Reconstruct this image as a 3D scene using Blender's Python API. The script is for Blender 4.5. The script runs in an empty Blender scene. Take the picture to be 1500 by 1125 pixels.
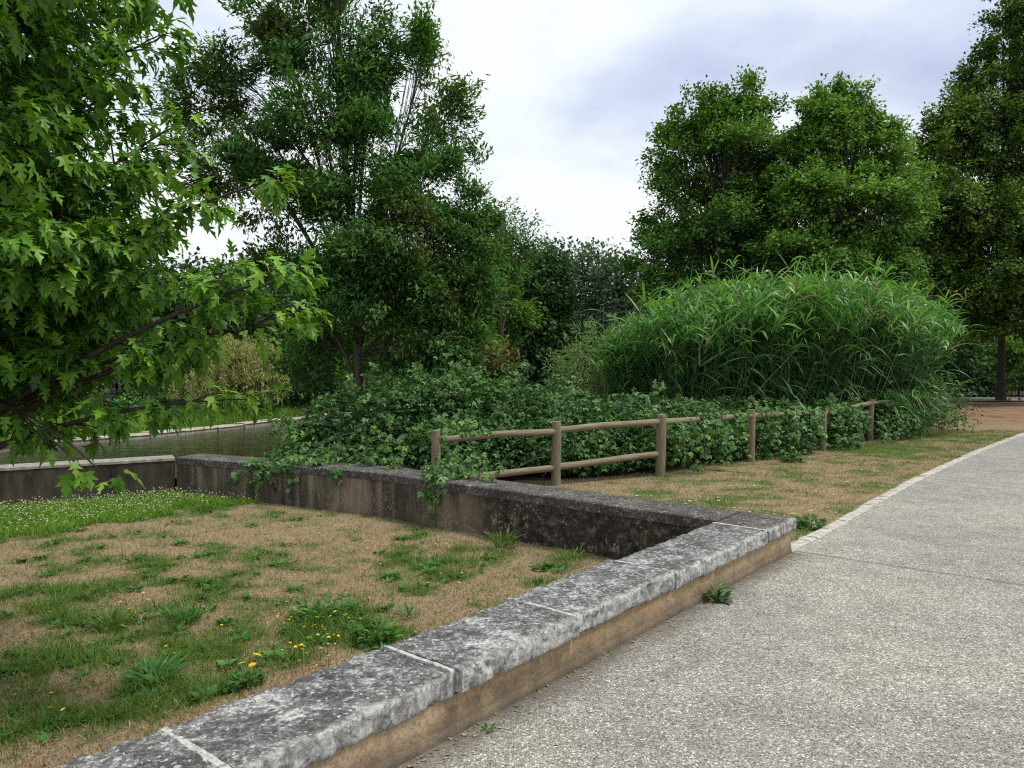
import bpy, math
import numpy as np
from mathutils import Vector

R0 = np.random.default_rng(7)
scene = bpy.context.scene
col = scene.collection
W0, H0, F0 = 1500.0, 1125.0, 1113.0
CAMZ, HORIZON = 1.7, 530.0
PITCH = math.atan((H0 / 2 - HORIZON) / F0)

# ------------------------------------------------------------------ measuring helpers (photo measurements -> metres)
def ray(px, py):
    x, y, z = (px - W0 / 2) / F0, (H0 / 2 - py) / F0, 1.0
    c, s = math.cos(PITCH), math.sin(PITCH)
    return np.array([x, z * c + y * s, y * c - z * s])

def at_z(px, py, z=0.0):
    r = ray(px, py)
    return np.array([0, 0, CAMZ]) + r * ((z - CAMZ) / r[2])

def at_d(px, py, Y):
    r = ray(px, py)
    return np.array([0, 0, CAMZ]) + r * (Y / r[1])

def unit(v):
    v = np.asarray(v, float)
    return v / (np.linalg.norm(v, axis=-1, keepdims=True) + 1e-9)

# ------------------------------------------------------------------ numeric noise
def _hash(ix, iy, iz):
    h = (ix.astype(np.int64) * 374761393 + iy.astype(np.int64) * 668265263 + iz.astype(np.int64) * 2147483647) & 0xFFFFFFFF
    h = ((h ^ (h >> 13)) * 1274126177) & 0xFFFFFFFF
    h = (h ^ (h >> 16)) & 0xFFFFFFFF
    return h / 4294967295.0

def noise3(p, f=1.0, seed=0):
    p = np.asarray(p, float) * f + seed * 17.31
    i = np.floor(p).astype(np.int64)
    t = p - i
    t = t * t * (3 - 2 * t)
    r = 0
    for dx in (0, 1):
        for dy in (0, 1):
            for dz in (0, 1):
                w = (t[..., 0] if dx else 1 - t[..., 0]) * (t[..., 1] if dy else 1 - t[..., 1]) * (t[..., 2] if dz else 1 - t[..., 2])
                r = r + w * _hash(i[..., 0] + dx, i[..., 1] + dy, i[..., 2] + dz)
    return r

def fbm(p, f=1.0, seed=0, oct=4):
    a, s, n = 0.5, 0, 0
    for k in range(oct):
        s = s + a * noise3(p, f, seed + k)
        n += a
        a *= .5
        f *= 2.03
    return s / n

def sstep(a, b, x):
    t = np.clip((x - a) / (b - a), 0, 1)
    return t * t * (3 - 2 * t)

# ------------------------------------------------------------------ mesh building
class MB:
    def __init__(self):
        self.v, self.loops, self.ls, self.tint, self.mi = [], [], [], [], []
        self.n = 0
    def add(self, v, f, tint=0.5, mi=0):
        v = np.asarray(v, np.float32).reshape(-1, 3)
        f = np.asarray(f, np.int64)
        self.v.append(v)
        self.loops.append((f + self.n).ravel())
        self.ls.append(np.full(len(f), f.shape[1], np.int64))
        self.tint.append(np.broadcast_to(np.asarray(tint, np.float32), (len(f),)).copy())
        self.mi.append(np.full(len(f), mi, np.int32))
        self.n += len(v)
    def build(self, name, mats, parent=None, smooth=False, point_attr=None):
        me = bpy.data.meshes.new(name)
        v = np.concatenate(self.v)
        l = np.concatenate(self.loops)
        ls = np.concatenate(self.ls)
        me.vertices.add(len(v)); me.vertices.foreach_set('co', v.ravel())
        me.loops.add(len(l)); me.loops.foreach_set('vertex_index', l.astype(np.int32))
        me.polygons.add(len(ls))
        me.polygons.foreach_set('loop_start', (np.cumsum(ls) - ls).astype(np.int32))
        me.polygons.foreach_set('material_index', np.concatenate(self.mi))
        me.polygons.foreach_set('use_smooth', np.full(len(ls), smooth, bool))
        a = me.attributes.new('tint', 'FLOAT', 'FACE')
        a.data.foreach_set('value', np.concatenate(self.tint))
        for k, arr in (point_attr or {}).items():
            b = me.attributes.new(k, 'FLOAT', 'POINT')
            b.data.foreach_set('value', np.asarray(arr, np.float32))
        me.update(calc_edges=True)
        me.validate()
        for m in (mats if isinstance(mats, (list, tuple)) else [mats]):
            me.materials.append(m)
        o = bpy.data.objects.new(name, me)
        col.objects.link(o)
        if parent is not None:
            o.parent = parent
            o.matrix_parent_inverse = parent.matrix_basis.inverted()   # parts are modelled in world metres
        return o
    # a tube through points with radii
    def tube(self, pts, rad, sides=6, tint=0.5, mi=0, cap=True):
        pts = np.asarray(pts, float)
        n = len(pts)
        rad = np.broadcast_to(np.asarray(rad, float), (n,))
        t = np.gradient(pts, axis=0) if n > 2 else np.repeat((pts[1] - pts[0])[None], 2, 0)
        t = unit(t)
        ref = np.array([0, 0, 1.0]) if abs(t[:, 2]).mean() < .8 else np.array([1.0, 0, 0])
        a = unit(np.cross(t, ref)); b = np.cross(t, a)
        ang = np.arange(sides) / sides * 2 * math.pi
        v = pts[:, None] + rad[:, None, None] * (a[:, None] * np.cos(ang)[None, :, None] + b[:, None] * np.sin(ang)[None, :, None])
        i = np.arange(n - 1)[:, None] * sides
        j = np.arange(sides)[None]
        k = (j + 1) % sides
        f = np.stack([i + j, i + k, i + sides + k, i + sides + j], -1).reshape(-1, 4)
        self.add(v.reshape(-1, 3), f[:, ::-1], tint, mi)
        if cap:
            for e, s in ((0, 1), (n - 1, -1)):
                base = self.n
                self.add(np.concatenate([v[e], pts[e][None]]), np.array([[q, (q + 1) % sides, sides][::s] for q in range(sides)]), tint, mi)
    # copies of a small template: position, frame, scale
    def scatter(self, T, pos, frame, scale, tint, mi=0):
        V, Fc = T
        pos = np.asarray(pos)
        N = len(pos)
        if N == 0: return
        sc = np.broadcast_to(np.asarray(scale, float), (N,))
        v = np.einsum('kj,nji->nki', V, frame) * sc[:, None, None] + pos[:, None]
        f = (Fc[None] + (np.arange(N) * len(V))[:, None, None]).reshape(-1, Fc.shape[1])
        self.add(v.reshape(-1, 3), f, np.repeat(np.broadcast_to(tint, (N,)), len(Fc)), mi)
    # extrude a closed (lateral, z) profile along a plan polyline with mitred corners
    def prism(self, line, prof, z=0.0, seg=None, tint=.5, mi=0, disp=None, caps=True):
        line = np.asarray(line, float)[:, :2]
        nseg = len(line) - 1
        nrm = []
        for i in range(nseg):
            d = unit(line[i + 1] - line[i]); nrm.append([d[1], -d[0]])
        nrm = np.array(nrm)
        P, Nn = [], []
        for i in range(nseg):
            m0 = nrm[i] if i == 0 else (nrm[i] + nrm[i - 1]) / (1 + nrm[i] @ nrm[i - 1])
            m1 = nrm[i] if i == nseg - 1 else (nrm[i] + nrm[i + 1]) / (1 + nrm[i] @ nrm[i + 1])
            L = np.linalg.norm(line[i + 1] - line[i])
            k = max(1, int(round(L / seg))) if seg else 1
            for q in range(k + (1 if i == nseg - 1 else 0)):
                t = q / k
                P.append(line[i] * (1 - t) + line[i + 1] * t); Nn.append(m0 * (1 - t) + m1 * t)
        P, Nn = np.array(P), np.array(Nn)
        prof = np.asarray(prof, float)
        m = len(prof)
        v = np.zeros((len(P), m, 3))
        v[..., :2] = P[:, None] + Nn[:, None] * prof[None, :, :1]
        v[..., 2] = prof[None, :, 1] + z
        if disp is not None:
            v = disp(v)
        i = np.arange(len(P) - 1)[:, None] * m
        j = np.arange(m)[None]; k = (j + 1) % m
        f = np.stack([i + j, i + k, i + m + k, i + m + j], -1).reshape(-1, 4)
        self.add(v.reshape(-1, 3), f, tint, mi)
        if caps:
            c0, c1 = v[0], v[-1]
            self.add(c0, np.arange(m)[::-1][None], tint, mi)
            self.add(c1, np.arange(m)[None], tint, mi)

def frames(d, n):
    d = unit(d)
    n = unit(n - (n * d).sum(-1, keepdims=True) * d)
    return np.stack([d, np.cross(n, d), n], 1)

def rnd3(n, g):
    return g.normal(size=(n, 3))

def fan(outline, centre):
    V = np.array([centre] + list(outline), float)
    k = len(outline)
    F = np.array([[0, 1 + i, 1 + (i + 1) % k] for i in range(k)])
    return V, F

def curl(T, fold, droop, cup=0):
    V, F = T
    V = V.copy()
    V[:, 2] = fold * np.abs(V[:, 1]) - droop * V[:, 0] ** 2 + cup * V[:, 1] ** 2
    return V, F

# leaf shapes, unit length along x
_h = [(0.0, .03), (-.02, .13), (.10, .36), (.18, .21), (.27, .20), (.56, .46), (.52, .25), (.42, .09), (.62, .13), (.70, .23), (.78, .11), (1.0, 0)]
MAPLE = curl(fan([(x, y, 0) for x, y in _h] + [(x, -y, 0) for x, y in _h[-2::-1]], (.34, 0, 0)), .3, .42)
MAPLE2 = curl(fan([(x, y, 0) for x, y in _h] + [(x, -y, 0) for x, y in _h[-2::-1]], (.34, 0, 0)), -.12, .65, .2)
_l = [(0, 0), (.22, .15), (.5, .2), (.8, .1), (1, 0)]
LEAFLET = curl(fan([(x, y, 0) for x, y in _l] + [(x, -y, 0) for x, y in _l[-2:0:-1]], (.45, 0, 0)), .3, .2)
_d = (np.array([[0, 0, 0], [.45, .22, .06], [1, 0, -.12], [.45, -.22, .06]]), np.array([[0, 2, 1], [0, 3, 2]]))
DIAMOND = _d
_df = (np.array([[0, 0, 0], [.42, .19, .05], [1, 0, -.15], [.42, -.19, .05]]), np.array([[0, 2, 1], [0, 3, 2]]))
FINE = _df
_dw = (np.array([[0, 0, 0], [.4, .36, .05], [1, 0, -.12], [.4, -.36, .05]]), np.array([[0, 2, 1], [0, 3, 2]]))
BROAD = _dw
_n = (np.array([[0, 0, 0], [.45, .11, .03], [1, 0, -.2], [.45, -.11, .03]]), np.array([[0, 2, 1], [0, 3, 2]]))
NARROW = _n
def _tri():
    V, F = [], []
    _b = [(0, 0), (.12, .24), (.4, .33), (.75, .2), (1, 0)]
    base = curl(fan([(x, y, 0) for x, y in _b] + [(x, -y, 0) for x, y in _b[-2:0:-1]], (.45, 0, 0)), .25, .25)
    for a, s, o in ((0, .62, .3), (1.15, .52, .26), (-1.15, .52, .26)):
        c, q = math.cos(a), math.sin(a)
        W = base[0] * s
        W = np.stack([W[:, 0] * c - W[:, 1] * q, W[:, 0] * q + W[:, 1] * c, W[:, 2]], 1) + np.array([o, 0, 0])
        F.append(base[1] + len(V) * len(base[0])); V.append(W)
    return np.concatenate(V), np.concatenate(F)
TRIFOLIATE = _tri()
BLADE = (np.array([[0, .5, 0], [0, -.5, 0], [.55, .3, .07], [.55, -.3, .07], [1, 0, .0]]), None)

# ------------------------------------------------------------------ object bookkeeping
def tag(o, label=None, cat=None, group=None, kind=None):
    if label: o['label'] = label
    if cat: o['category'] = cat
    if group: o['group'] = group
    if kind: o['kind'] = kind
    return o

def empty(name, loc, label, cat, group=None):
    o = bpy.data.objects.new(name, None)
    o.location = tuple(float(q) for q in loc)
    o.empty_display_size = .2
    col.objects.link(o)
    return tag(o, label, cat, group)

# ------------------------------------------------------------------ materials
class NT:
    def __init__(self, name):
        self.m = bpy.data.materials.new(name); self.m.use_nodes = True
        self.t = self.m.node_tree; self.t.nodes.clear()
        self.out = self.N('ShaderNodeOutputMaterial')
    def N(self, typ, **kw):
        n = self.t.nodes.new(typ)
        for k, v in kw.items():
            if k.startswith('i_'):
                n.inputs[k[2:].replace('_', ' ')].default_value = v
            else: setattr(n, k, v)
        return n
    def L(self, a, b): self.t.links.new(a, b)
    def pos(self): return self.N('ShaderNodeNewGeometry').outputs['Position']
    def map(self, v, scale):
        m = self.N('ShaderNodeMapping'); m.inputs['Scale'].default_value = scale
        self.L(v, m.inputs['Vector']); return m.outputs['Vector']
    def noise(self, v, scale, detail=4, rough=.6, dist=0):
        n = self.N('ShaderNodeTexNoise'); n.inputs['Scale'].default_value = scale
        n.inputs['Detail'].default_value = detail; n.inputs['Roughness'].default_value = rough
        n.inputs['Distortion'].default_value = dist
        self.L(v, n.inputs['Vector']); return n.outputs['Fac']
    def vor(self, v, scale, feature='F1', rand=1.0):
        n = self.N('ShaderNodeTexVoronoi', feature=feature); n.inputs['Scale'].default_value = scale
        n.inputs['Randomness'].default_value = rand
        self.L(v, n.inputs['Vector']); return n
    def ramp(self, f, stops, interp='LINEAR'):
        n = self.N('ShaderNodeValToRGB'); n.color_ramp.interpolation = interp
        e = n.color_ramp.elements
        while len(e) < len(stops): e.new(.5)
        for q, (p, c) in zip(e, stops):
            q.position = p
            q.color = (c, c, c, 1) if isinstance(c, (int, float)) else (*c, 1)
        self.L(f, n.inputs['Fac']); return n.outputs['Color']
    def mix(self, f, a, b, mode='MIX'):
        n = self.N('ShaderNodeMix', data_type='RGBA', blend_type=mode)
        for val, s in ((f, n.inputs[0]), (a, n.inputs[6]), (b, n.inputs[7])):
            if isinstance(val, (int, float)): s.default_value = val if s.type == 'VALUE' else (val, val, val, 1)
            elif isinstance(val, tuple): s.default_value = (*val, 1)
            else: self.L(val, s)
        return n.outputs[2]
    def math(self, op, a, b=0.0, c=None, clamp=False):
        n = self.N('ShaderNodeMath', operation=op); n.use_clamp = clamp
        for q, val in enumerate((a, b) if c is None else (a, b, c)):
            if isinstance(val, (int, float)): n.inputs[q].default_value = val
            else: self.L(val, n.inputs[q])
        return n.outputs[0]
    def attr(self, name): return self.N('ShaderNodeAttribute', attribute_name=name).outputs['Fac']
    def bump(self, h, strength=.4, dist=.01, prev=None):
        b = self.N('ShaderNodeBump'); b.inputs['Strength'].default_value = strength; b.inputs['Distance'].default_value = dist
        self.L(h, b.inputs['Height'])
        if prev is not None: self.L(prev, b.inputs['Normal'])
        return b.outputs['Normal']
    def bsdf(self, color, rough=.8, spec=.3, normal=None):
        p = self.N('ShaderNodeBsdfPrincipled')
        if isinstance(color, tuple): p.inputs['Base Color'].default_value = (*color, 1)
        else: self.L(color, p.inputs['Base Color'])
        if isinstance(rough, (int, float)): p.inputs['Roughness'].default_value = rough
        else: self.L(rough, p.inputs['Roughness'])
        p.inputs['Specular IOR Level'].default_value = spec
        if normal is not None: self.L(normal, p.inputs['Normal'])
        return p
    def done(self, p):
        self.L(p.outputs[0], self.out.inputs['Surface']); return self.m

def leaf_mat(name, dark, mid, light, trans=.3, rough=.45, spec=.35, tw=(1.25, 1.3, .6)):
    n = NT(name)
    c = n.ramp(n.attr('tint'), [(0, dark), (.5, mid), (1, light)])
    p = n.bsdf(c, rough, spec)
    tr = n.N('ShaderNodeBsdfTranslucent')
    n.L(n.mix(1.0, c, tw, 'MULTIPLY'), tr.inputs['Color'])
    mx = n.N('ShaderNodeMixShader'); mx.inputs[0].default_value = trans
    n.L(p.outputs[0], mx.inputs[1]); n.L(tr.outputs[0], mx.inputs[2])
    return n.done(mx)

def bark_mat(name, a, b, scale=14):
    n = NT(name)
    v = n.map(n.pos(), (1, 1, .22))
    f = n.noise(v, scale, 6, .65)
    c = n.ramp(f, [(.3, a), (.7, b)])
    return n.done(n.bsdf(c, .9, .15, n.bump(f, .7, .02)))

M = {}
M['maple'] = leaf_mat('maple_leaf', (.03, .09, .012), (.085, .215, .022), (.22, .41, .036), .22, .45, .3)
M['ash'] = leaf_mat('ash_leaf', (.03, .075, .024), (.06, .16, .036), (.12, .27, .055), .3, .6, .2)
M['ash_rust'] = leaf_mat('ash_reddish_leaf', (.06, .055, .022), (.085, .105, .03), (.10, .18, .04), .3, .6, .2)
M['broad'] = leaf_mat('broadleaf', (.035, .09, .015), (.09, .205, .031), (.21, .37, .055), .3, .55, .25)
M['lime'] = leaf_mat('lime_leaf', (.03, .07, .011), (.075, .15, .02), (.20, .29, .036), .32, .55, .25)
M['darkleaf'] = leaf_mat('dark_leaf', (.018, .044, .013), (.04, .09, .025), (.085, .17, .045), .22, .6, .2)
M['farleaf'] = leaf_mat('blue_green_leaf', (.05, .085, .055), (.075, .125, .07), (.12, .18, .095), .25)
M['willow'] = leaf_mat('grey_willow_leaf', (.12, .20, .085), (.21, .32, .13), (.34, .46, .22), .3)
M['olive'] = leaf_mat('olive_willow_leaf', (.20, .21, .075), (.34, .36, .13), (.48, .50, .21), .35, .6, .2)
M['bramble'] = leaf_mat('bramble_leaf', (.02, .058, .014), (.052, .14, .03), (.16, .30, .065), .24, .45, .35)
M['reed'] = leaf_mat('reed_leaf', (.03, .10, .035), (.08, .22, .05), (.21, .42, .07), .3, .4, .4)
M['deadreed'] = leaf_mat('dead_reed_leaf', (.22, .18, .09), (.34, .28, .15), (.45, .38, .22), .2, .7, .1)
M['reedstem'] = leaf_mat('reed_stem', (.035, .07, .025), (.08, .10, .04), (.24, .21, .12), .05, .6, .2)
M['grass'] = leaf_mat('lawn_blade', (.16, .112, .063), (.325, .25, .147), (.48, .39, .255), .2, .7, .1, (1.1, 1.05, .8))
M['green_grass'] = leaf_mat('green_blade', (.05, .095, .018), (.11, .19, .036), (.22, .32, .065), .3, .6, .2)
M['lush'] = leaf_mat('lush_blade', (.07, .15, .02), (.15, .29, .035), (.25, .42, .055), .35, .55, .2)
M['weed'] = leaf_mat('weed_leaf', (.03, .10, .02), (.06, .18, .03), (.11, .26, .04), .28, .5, .3)
M['saplingleaf'] = leaf_mat('sapling_leaf', (.07, .06, .02), (.12, .12, .03), (.20, .20, .05), .3)
M['loosestrife'] = leaf_mat('purple_spike', (.12, .04, .14), (.2, .08, .24), (.3, .14, .34), .2)
M['white_petal'] = leaf_mat('white_petal', (.7, .68, .62), (.8, .8, .78), (.85, .85, .85), .2, .6, .2, (1, 1, 1))
M['clover_bloom'] = leaf_mat('clover_bloom', (.36, .30, .19), (.52, .47, .35), (.66, .62, .52), .2, .7, .1, (1, 1, 1))
M['yellow_petal'] = leaf_mat('yellow_petal', (.75, .42, .01), (.85, .56, .01), (.9, .66, .03), .2, .5, .2, (1, 1, 1))
M['bark'] = bark_mat('grey_bark', (.05, .042, .034), (.14, .12, .10))
M['bark_brown'] = bark_mat('brown_bark', (.06, .042, .028), (.17, .125, .085))
M['bark_dark'] = bark_mat('dark_bark', (.025, .022, .018), (.07, .06, .05))

def m_path():
    n = NT('exposed_aggregate')
    P = n.pos()
    wob = n.N('ShaderNodeVectorMath', operation='MULTIPLY_ADD')
    nz = n.N('ShaderNodeTexNoise'); nz.inputs['Scale'].default_value = 45; n.L(P, nz.inputs['Vector'])
    n.L(nz.outputs['Color'], wob.inputs[0]); wob.inputs[1].default_value = (.012, .012, .012); n.L(P, wob.inputs[2])
    v = n.vor(wob.outputs[0], 92)
    v2 = n.vor(wob.outputs[0], 190)
    sep = n.N('ShaderNodeSeparateColor'); n.L(v.outputs['Color'], sep.inputs[0])
    peb = n.ramp(sep.outputs[0], [(0, (.085, .079, .073)), (.3, (.17, .161, .147)), (.6, (.285, .272, .248)), (.85, (.435, .418, .385)), (1, (.70, .675, .635))])
    sep2 = n.N('ShaderNodeSeparateColor'); n.L(v2.outputs['Color'], sep2.inputs[0])
    fine = n.ramp(sep2.outputs[1], [(0, (.11, .105, .10)), (.6, (.25, .24, .22)), (1, (.46, .45, .42))])
    matrix = n.ramp(v.outputs['Distance'], [(.42, 0.0), (.62, 1.0)])
    c = n.mix(matrix, peb, fine)
    big = n.noise(P, .55, 5, .6)
    c = n.mix(n.ramp(big, [(.44, .0), (.62, 1.0)]), c, n.mix(1.0, c, (1.20, 1.17, 1.09), 'MULTIPLY'))
    med = n.noise(P, 3.2, 5, .65)
    c = n.mix(n.ramp(med, [(.38, 0.6), (.60, 0.0)]), c, n.mix(1.0, c, (.68, .66, .64), 'MULTIPLY'))
    # joints between the cast bays, square to the wall
    j = n.math('MINIMUM', n.math('MINIMUM', n.math('ABSOLUTE', n.attr('joint_a')), n.math('ABSOLUTE', n.attr('joint_b'))), n.math('ABSOLUTE', n.attr('joint_c')))
    jw = n.noise(P, 9, 3)
    jd = n.math('ADD', j, n.math('MULTIPLY', n.math('SUBTRACT', jw, .5), .03))
    jm = n.ramp(n.math('MULTIPLY', jd, 10), [(.08, 1.0), (.32, 0.0)])
    c = n.mix(n.math('MULTIPLY', jm, .6), c, (.095, .08, .07))
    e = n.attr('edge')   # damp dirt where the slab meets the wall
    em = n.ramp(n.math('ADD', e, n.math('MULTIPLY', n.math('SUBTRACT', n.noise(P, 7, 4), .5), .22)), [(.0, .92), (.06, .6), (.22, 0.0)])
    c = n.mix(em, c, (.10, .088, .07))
    ht = n.math('SUBTRACT', 1.0, v.outputs['Distance'])
    return n.done(n.bsdf(c, .85, .25, n.bump(ht, .55, .006)))
M['path'] = m_path()

def m_coping(name, light, dark, white, bias, pale_face=True):
    n = NT(name)
    P = n.pos()
    warp = n.noise(P, 6, 6, .7)
    a = n.noise(P, 11, 10, .74, .8)
    b = n.noise(n.map(P, (1, 1, 1.6)), 34, 8, .72, .4)
    c3 = n.noise(P, 3.1, 5, .6)
    f = n.math('ADD', n.math('MULTIPLY', a, .55), n.math('ADD', n.math('MULTIPLY', b, .45), n.math('MULTIPLY', n.math('SUBTRACT', c3, .5), .3)))
    fl = n.noise(n.map(P, (1, 1, 1)), 60, 5, .7, .6)
    f = n.math('ADD', n.math('MULTIPLY', f, .72), n.math('MULTIPLY', fl, .28))
    c = n.ramp(f, [(.43 + bias, dark), (.485 + bias, tuple(.6 * x + .4 * y for x, y in zip(dark, light))), (.525 + bias, light), (.575 + bias, white)])
    # round crustose lichen spots
    wv = n.N('ShaderNodeVectorMath', operation='MULTIPLY_ADD'); wn = n.N('ShaderNodeTexNoise'); wn.inputs['Scale'].default_value = 30; wn.inputs['Detail'].default_value = 4; n.L(P, wn.inputs['Vector']); n.L(wn.outputs['Color'], wv.inputs[0]); wv.inputs[1].default_value = (.05, .05, .05); n.L(P, wv.inputs[2])
    v = n.vor(wv.outputs[0], 16)
    sp = n.N('ShaderNodeSeparateColor'); n.L(v.outputs['Color'], sp.inputs[0])
    spot = n.math('MULTIPLY', n.math('LESS_THAN', n.math('ADD', v.outputs['Distance'], n.math('MULTIPLY', warp, .25)), .36), n.math('GREATER_THAN', sp.outputs[0], .62))
    c = n.mix(n.math('MULTIPLY', spot, .4), c, n.mix(b, (.25, .25, .23), white))
    v2 = n.vor(wv.outputs[0], 50)
    sp2 = n.N('ShaderNodeSeparateColor'); n.L(v2.outputs['Color'], sp2.inputs[0])
    spot2 = n.math('MULTIPLY', n.math('LESS_THAN', v2.outputs['Distance'], .38), n.math('GREATER_THAN', sp2.outputs[1], .78))
    c = n.mix(n.math('MULTIPLY', spot2, .75), c, white)
    dots = n.math('MULTIPLY', n.math('LESS_THAN', v2.outputs['Distance'], .34), n.math('LESS_THAN', sp2.outputs[2], .14))
    c = n.mix(n.math('MULTIPLY', dots, .7), c, dark)
    if pale_face:
        # the broken outer face is paler, less lichen covered stone with dark cracks
        fc = n.attr('face')
        w = n.vor(n.map(P, (1, 1, .7)), 13, 'DISTANCE_TO_EDGE')
        st = n.noise(P, 20, 8, .7, 1.2)
        pale = n.ramp(st, [(.36, (.10, .10, .098)), (.46, (.32, .315, .30)), (.58, (.52, .51, .485))])
        pale = n.mix(n.ramp(w.outputs['Distance'], [(.0, .25), (.03, 0.0)]), pale, (.09, .088, .085))
        drip = n.ramp(n.noise(n.map(P, (1, 1, .3)), 14, 6, .7, .5), [(.45, 1.0), (.58, .35)])
        c = n.mix(n.math('MULTIPLY', fc, drip), c, pale)
    nb = n.bump(a, .55, .02)
    nb = n.bump(b, .6, .008, nb)
    return n.done(n.bsdf(c, .92, .15, nb))
M['coping'] = m_coping('lichened_coping', (.225, .222, .218), (.06, .059, .06), (.50, .495, .475), .010)
M['coping_dark'] = m_coping('weathered_concrete', (.17, .155, .145), (.06, .053, .05), (.36, .35, .33), .045)

def m_mortar():
    n = NT('mortar'); P = n.pos()
    f = n.noise(P, 40, 8, .7)
    return n.done(n.bsdf(n.ramp(f, [(.36, (.16, .155, .15)), (.48, (.44, .435, .415)), (.7, (.60, .59, .565))]), .9, .15, n.bump(f, .8, .01)))
M['mortar'] = m_mortar()

def m_render():
    n = NT('ochre_render'); P = n.pos()
    a = n.noise(P, 2.2, 6, .6); b = n.noise(P, 42, 8, .75); s = n.noise(n.map(P, (1, 1, .25)), 9, 6, .65)
    c = n.ramp(a, [(.3, (.34, .23, .13)), (.5, (.45, .32, .195)), (.7, (.53, .40, .265))])
    c = n.mix(n.ramp(s, [(.5, 0.0), (.72, .6)]), c, (.20, .145, .10))
    c = n.mix(n.ramp(b, [(.40, .6), (.52, 0.0)]), c, (.17, .125, .09))
    sx = n.N('ShaderNodeSeparateXYZ'); n.L(P, sx.inputs[0])
    low = n.math('ADD', sx.outputs['Z'], n.math('MULTIPLY', n.math('SUBTRACT', n.noise(P, 6, 5), .5), .16))
    c = n.mix(n.ramp(low, [(.0, .9), (.05, .6), (.14, 0.0)]), c, (.085, .075, .062))
    return n.done(n.bsdf(c, .92, .15, n.bump(b, .8, .012, n.bump(a, .4, .03))))
M['render'] = m_render()

def m_stained():
    n = NT('stained_concrete'); P = n.pos()
    st = n.noise(n.map(P, (1, 1, .12)), 5.5, 7, .65, .3)
    big = n.noise(P, .8, 4, .55)
    c = n.ramp(n.math('ADD', n.math('MULTIPLY', st, .6), n.math('MULTIPLY', big, .4)), [(.36, (.03, .027, .024)), (.46, (.085, .07, .056)), (.54, (.19, .15, .11)), (.66, (.31, .25, .185))])
    sx = n.N('ShaderNodeSeparateXYZ'); n.L(P, sx.inputs[0])
    # the bay by the corner carries a black algae crust
    crust = n.ramp(n.math('ADD', sx.outputs['X'], n.math('MULTIPLY', n.math('SUBTRACT', st, .5), 1.6)), [(.0, 0.0), (.35, 1.0)])
    cr = n.math('MULTIPLY', n.ramp(n.math('ADD', n.math('MULTIPLY', sx.outputs['X'], .35), n.math('MULTIPLY', st, .5)), [(.02, 0.0), (.22, .9)]), 1.0)
    c = n.mix(cr, c, n.ramp(n.noise(P, 12, 6, .7), [(.35, (.010, .009, .008)), (.52, (.04, .034, .028)), (.62, (.13, .105, .08)), (.72, (.24, .20, .15))]))
    v = n.vor(P, 30); sp = n.N('ShaderNodeSeparateColor'); n.L(v.outputs['Color'], sp.inputs[0])
    pm = n.ramp(n.noise(P, 3.0, 4, .6), [(.5, 0.0), (.6, 1.0)])
    spot = n.math('MULTIPLY', n.math('MULTIPLY', n.math('LESS_THAN', v.outputs['Distance'], .42), n.math('GREATER_THAN', sp.outputs[0], .6)), pm)
    c = n.mix(n.math('MULTIPLY', spot, .7), c, (.30, .28, .24))
    v2 = n.vor(P, 75); sp2 = n.N('ShaderNodeSeparateColor'); n.L(v2.outputs['Color'], sp2.inputs[0])
    c = n.mix(n.math('MULTIPLY', n.math('MULTIPLY', n.math('LESS_THAN', v2.outputs['Distance'], .35), n.math('GREATER_THAN', sp2.outputs[0], .93)), .6), c, (.40, .385, .35))
    f = n.noise(P, 26, 8, .7)
    return n.done(n.bsdf(c, .92, .15, n.bump(f, .6, .015)))
M['stained'] = m_stained()

def m_ground():
    n = NT('dry_lawn_soil'); P = n.pos()
    g = n.attr('green'); br = n.attr('brown')
    a = n.noise(P, 30, 8, .72); b = n.noise(P, 4, 5, .6)
    dry = n.ramp(a, [(.3, (.12, .085, .05)), (.5, (.255, .188, .113)), (.7, (.37, .29, .185))])
    dry = n.mix(br, dry, n.ramp(n.noise(n.map(P, (1, .5, 1)), 1.3, 6, .7), [(.3, (.10, .062, .036)), (.5, (.20, .125, .075)), (.7, (.26, .18, .11))]))
    grn = n.ramp(a, [(.3, (.03, .055, .014)), (.55, (.075, .125, .025)), (.75, (.13, .18, .05))])
    k = n.math('ADD', g, n.math('MULTIPLY', n.math('SUBTRACT', b, .5), .7))
    c = n.mix(n.ramp(k, [(.35, 0.0), (.85, .85)]), dry, grn)
    c = n.mix(n.attr('litter'), c, n.ramp(a, [(.3, (.012, .010, .007)), (.7, (.045, .036, .022))]))  # dark humus tone, also paints the shade under brambles, reeds and trees
    return n.done(n.bsdf(c, .95, .1, n.bump(a, .7, .02)))
M['ground'] = m_ground()

def m_water():
    n = NT('river_water'); P = n.pos()
    w = n.noise(n.map(P, (.9, 2.2, 1)), 2.2, 4, .55, .4)
    w2 = n.noise(n.map(P, (1, 2.5, 1)), 9, 3, .5)
    p = n.bsdf(n.ramp(n.noise(P, .6, 4), [(.35, (.022, .03, .012)), (.7, (.045, .05, .022))]), .07, .5, n.bump(w2, .12, .02, n.bump(w, .22, .05)))
    return n.done(p)
M['water'] = m_water()

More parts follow.
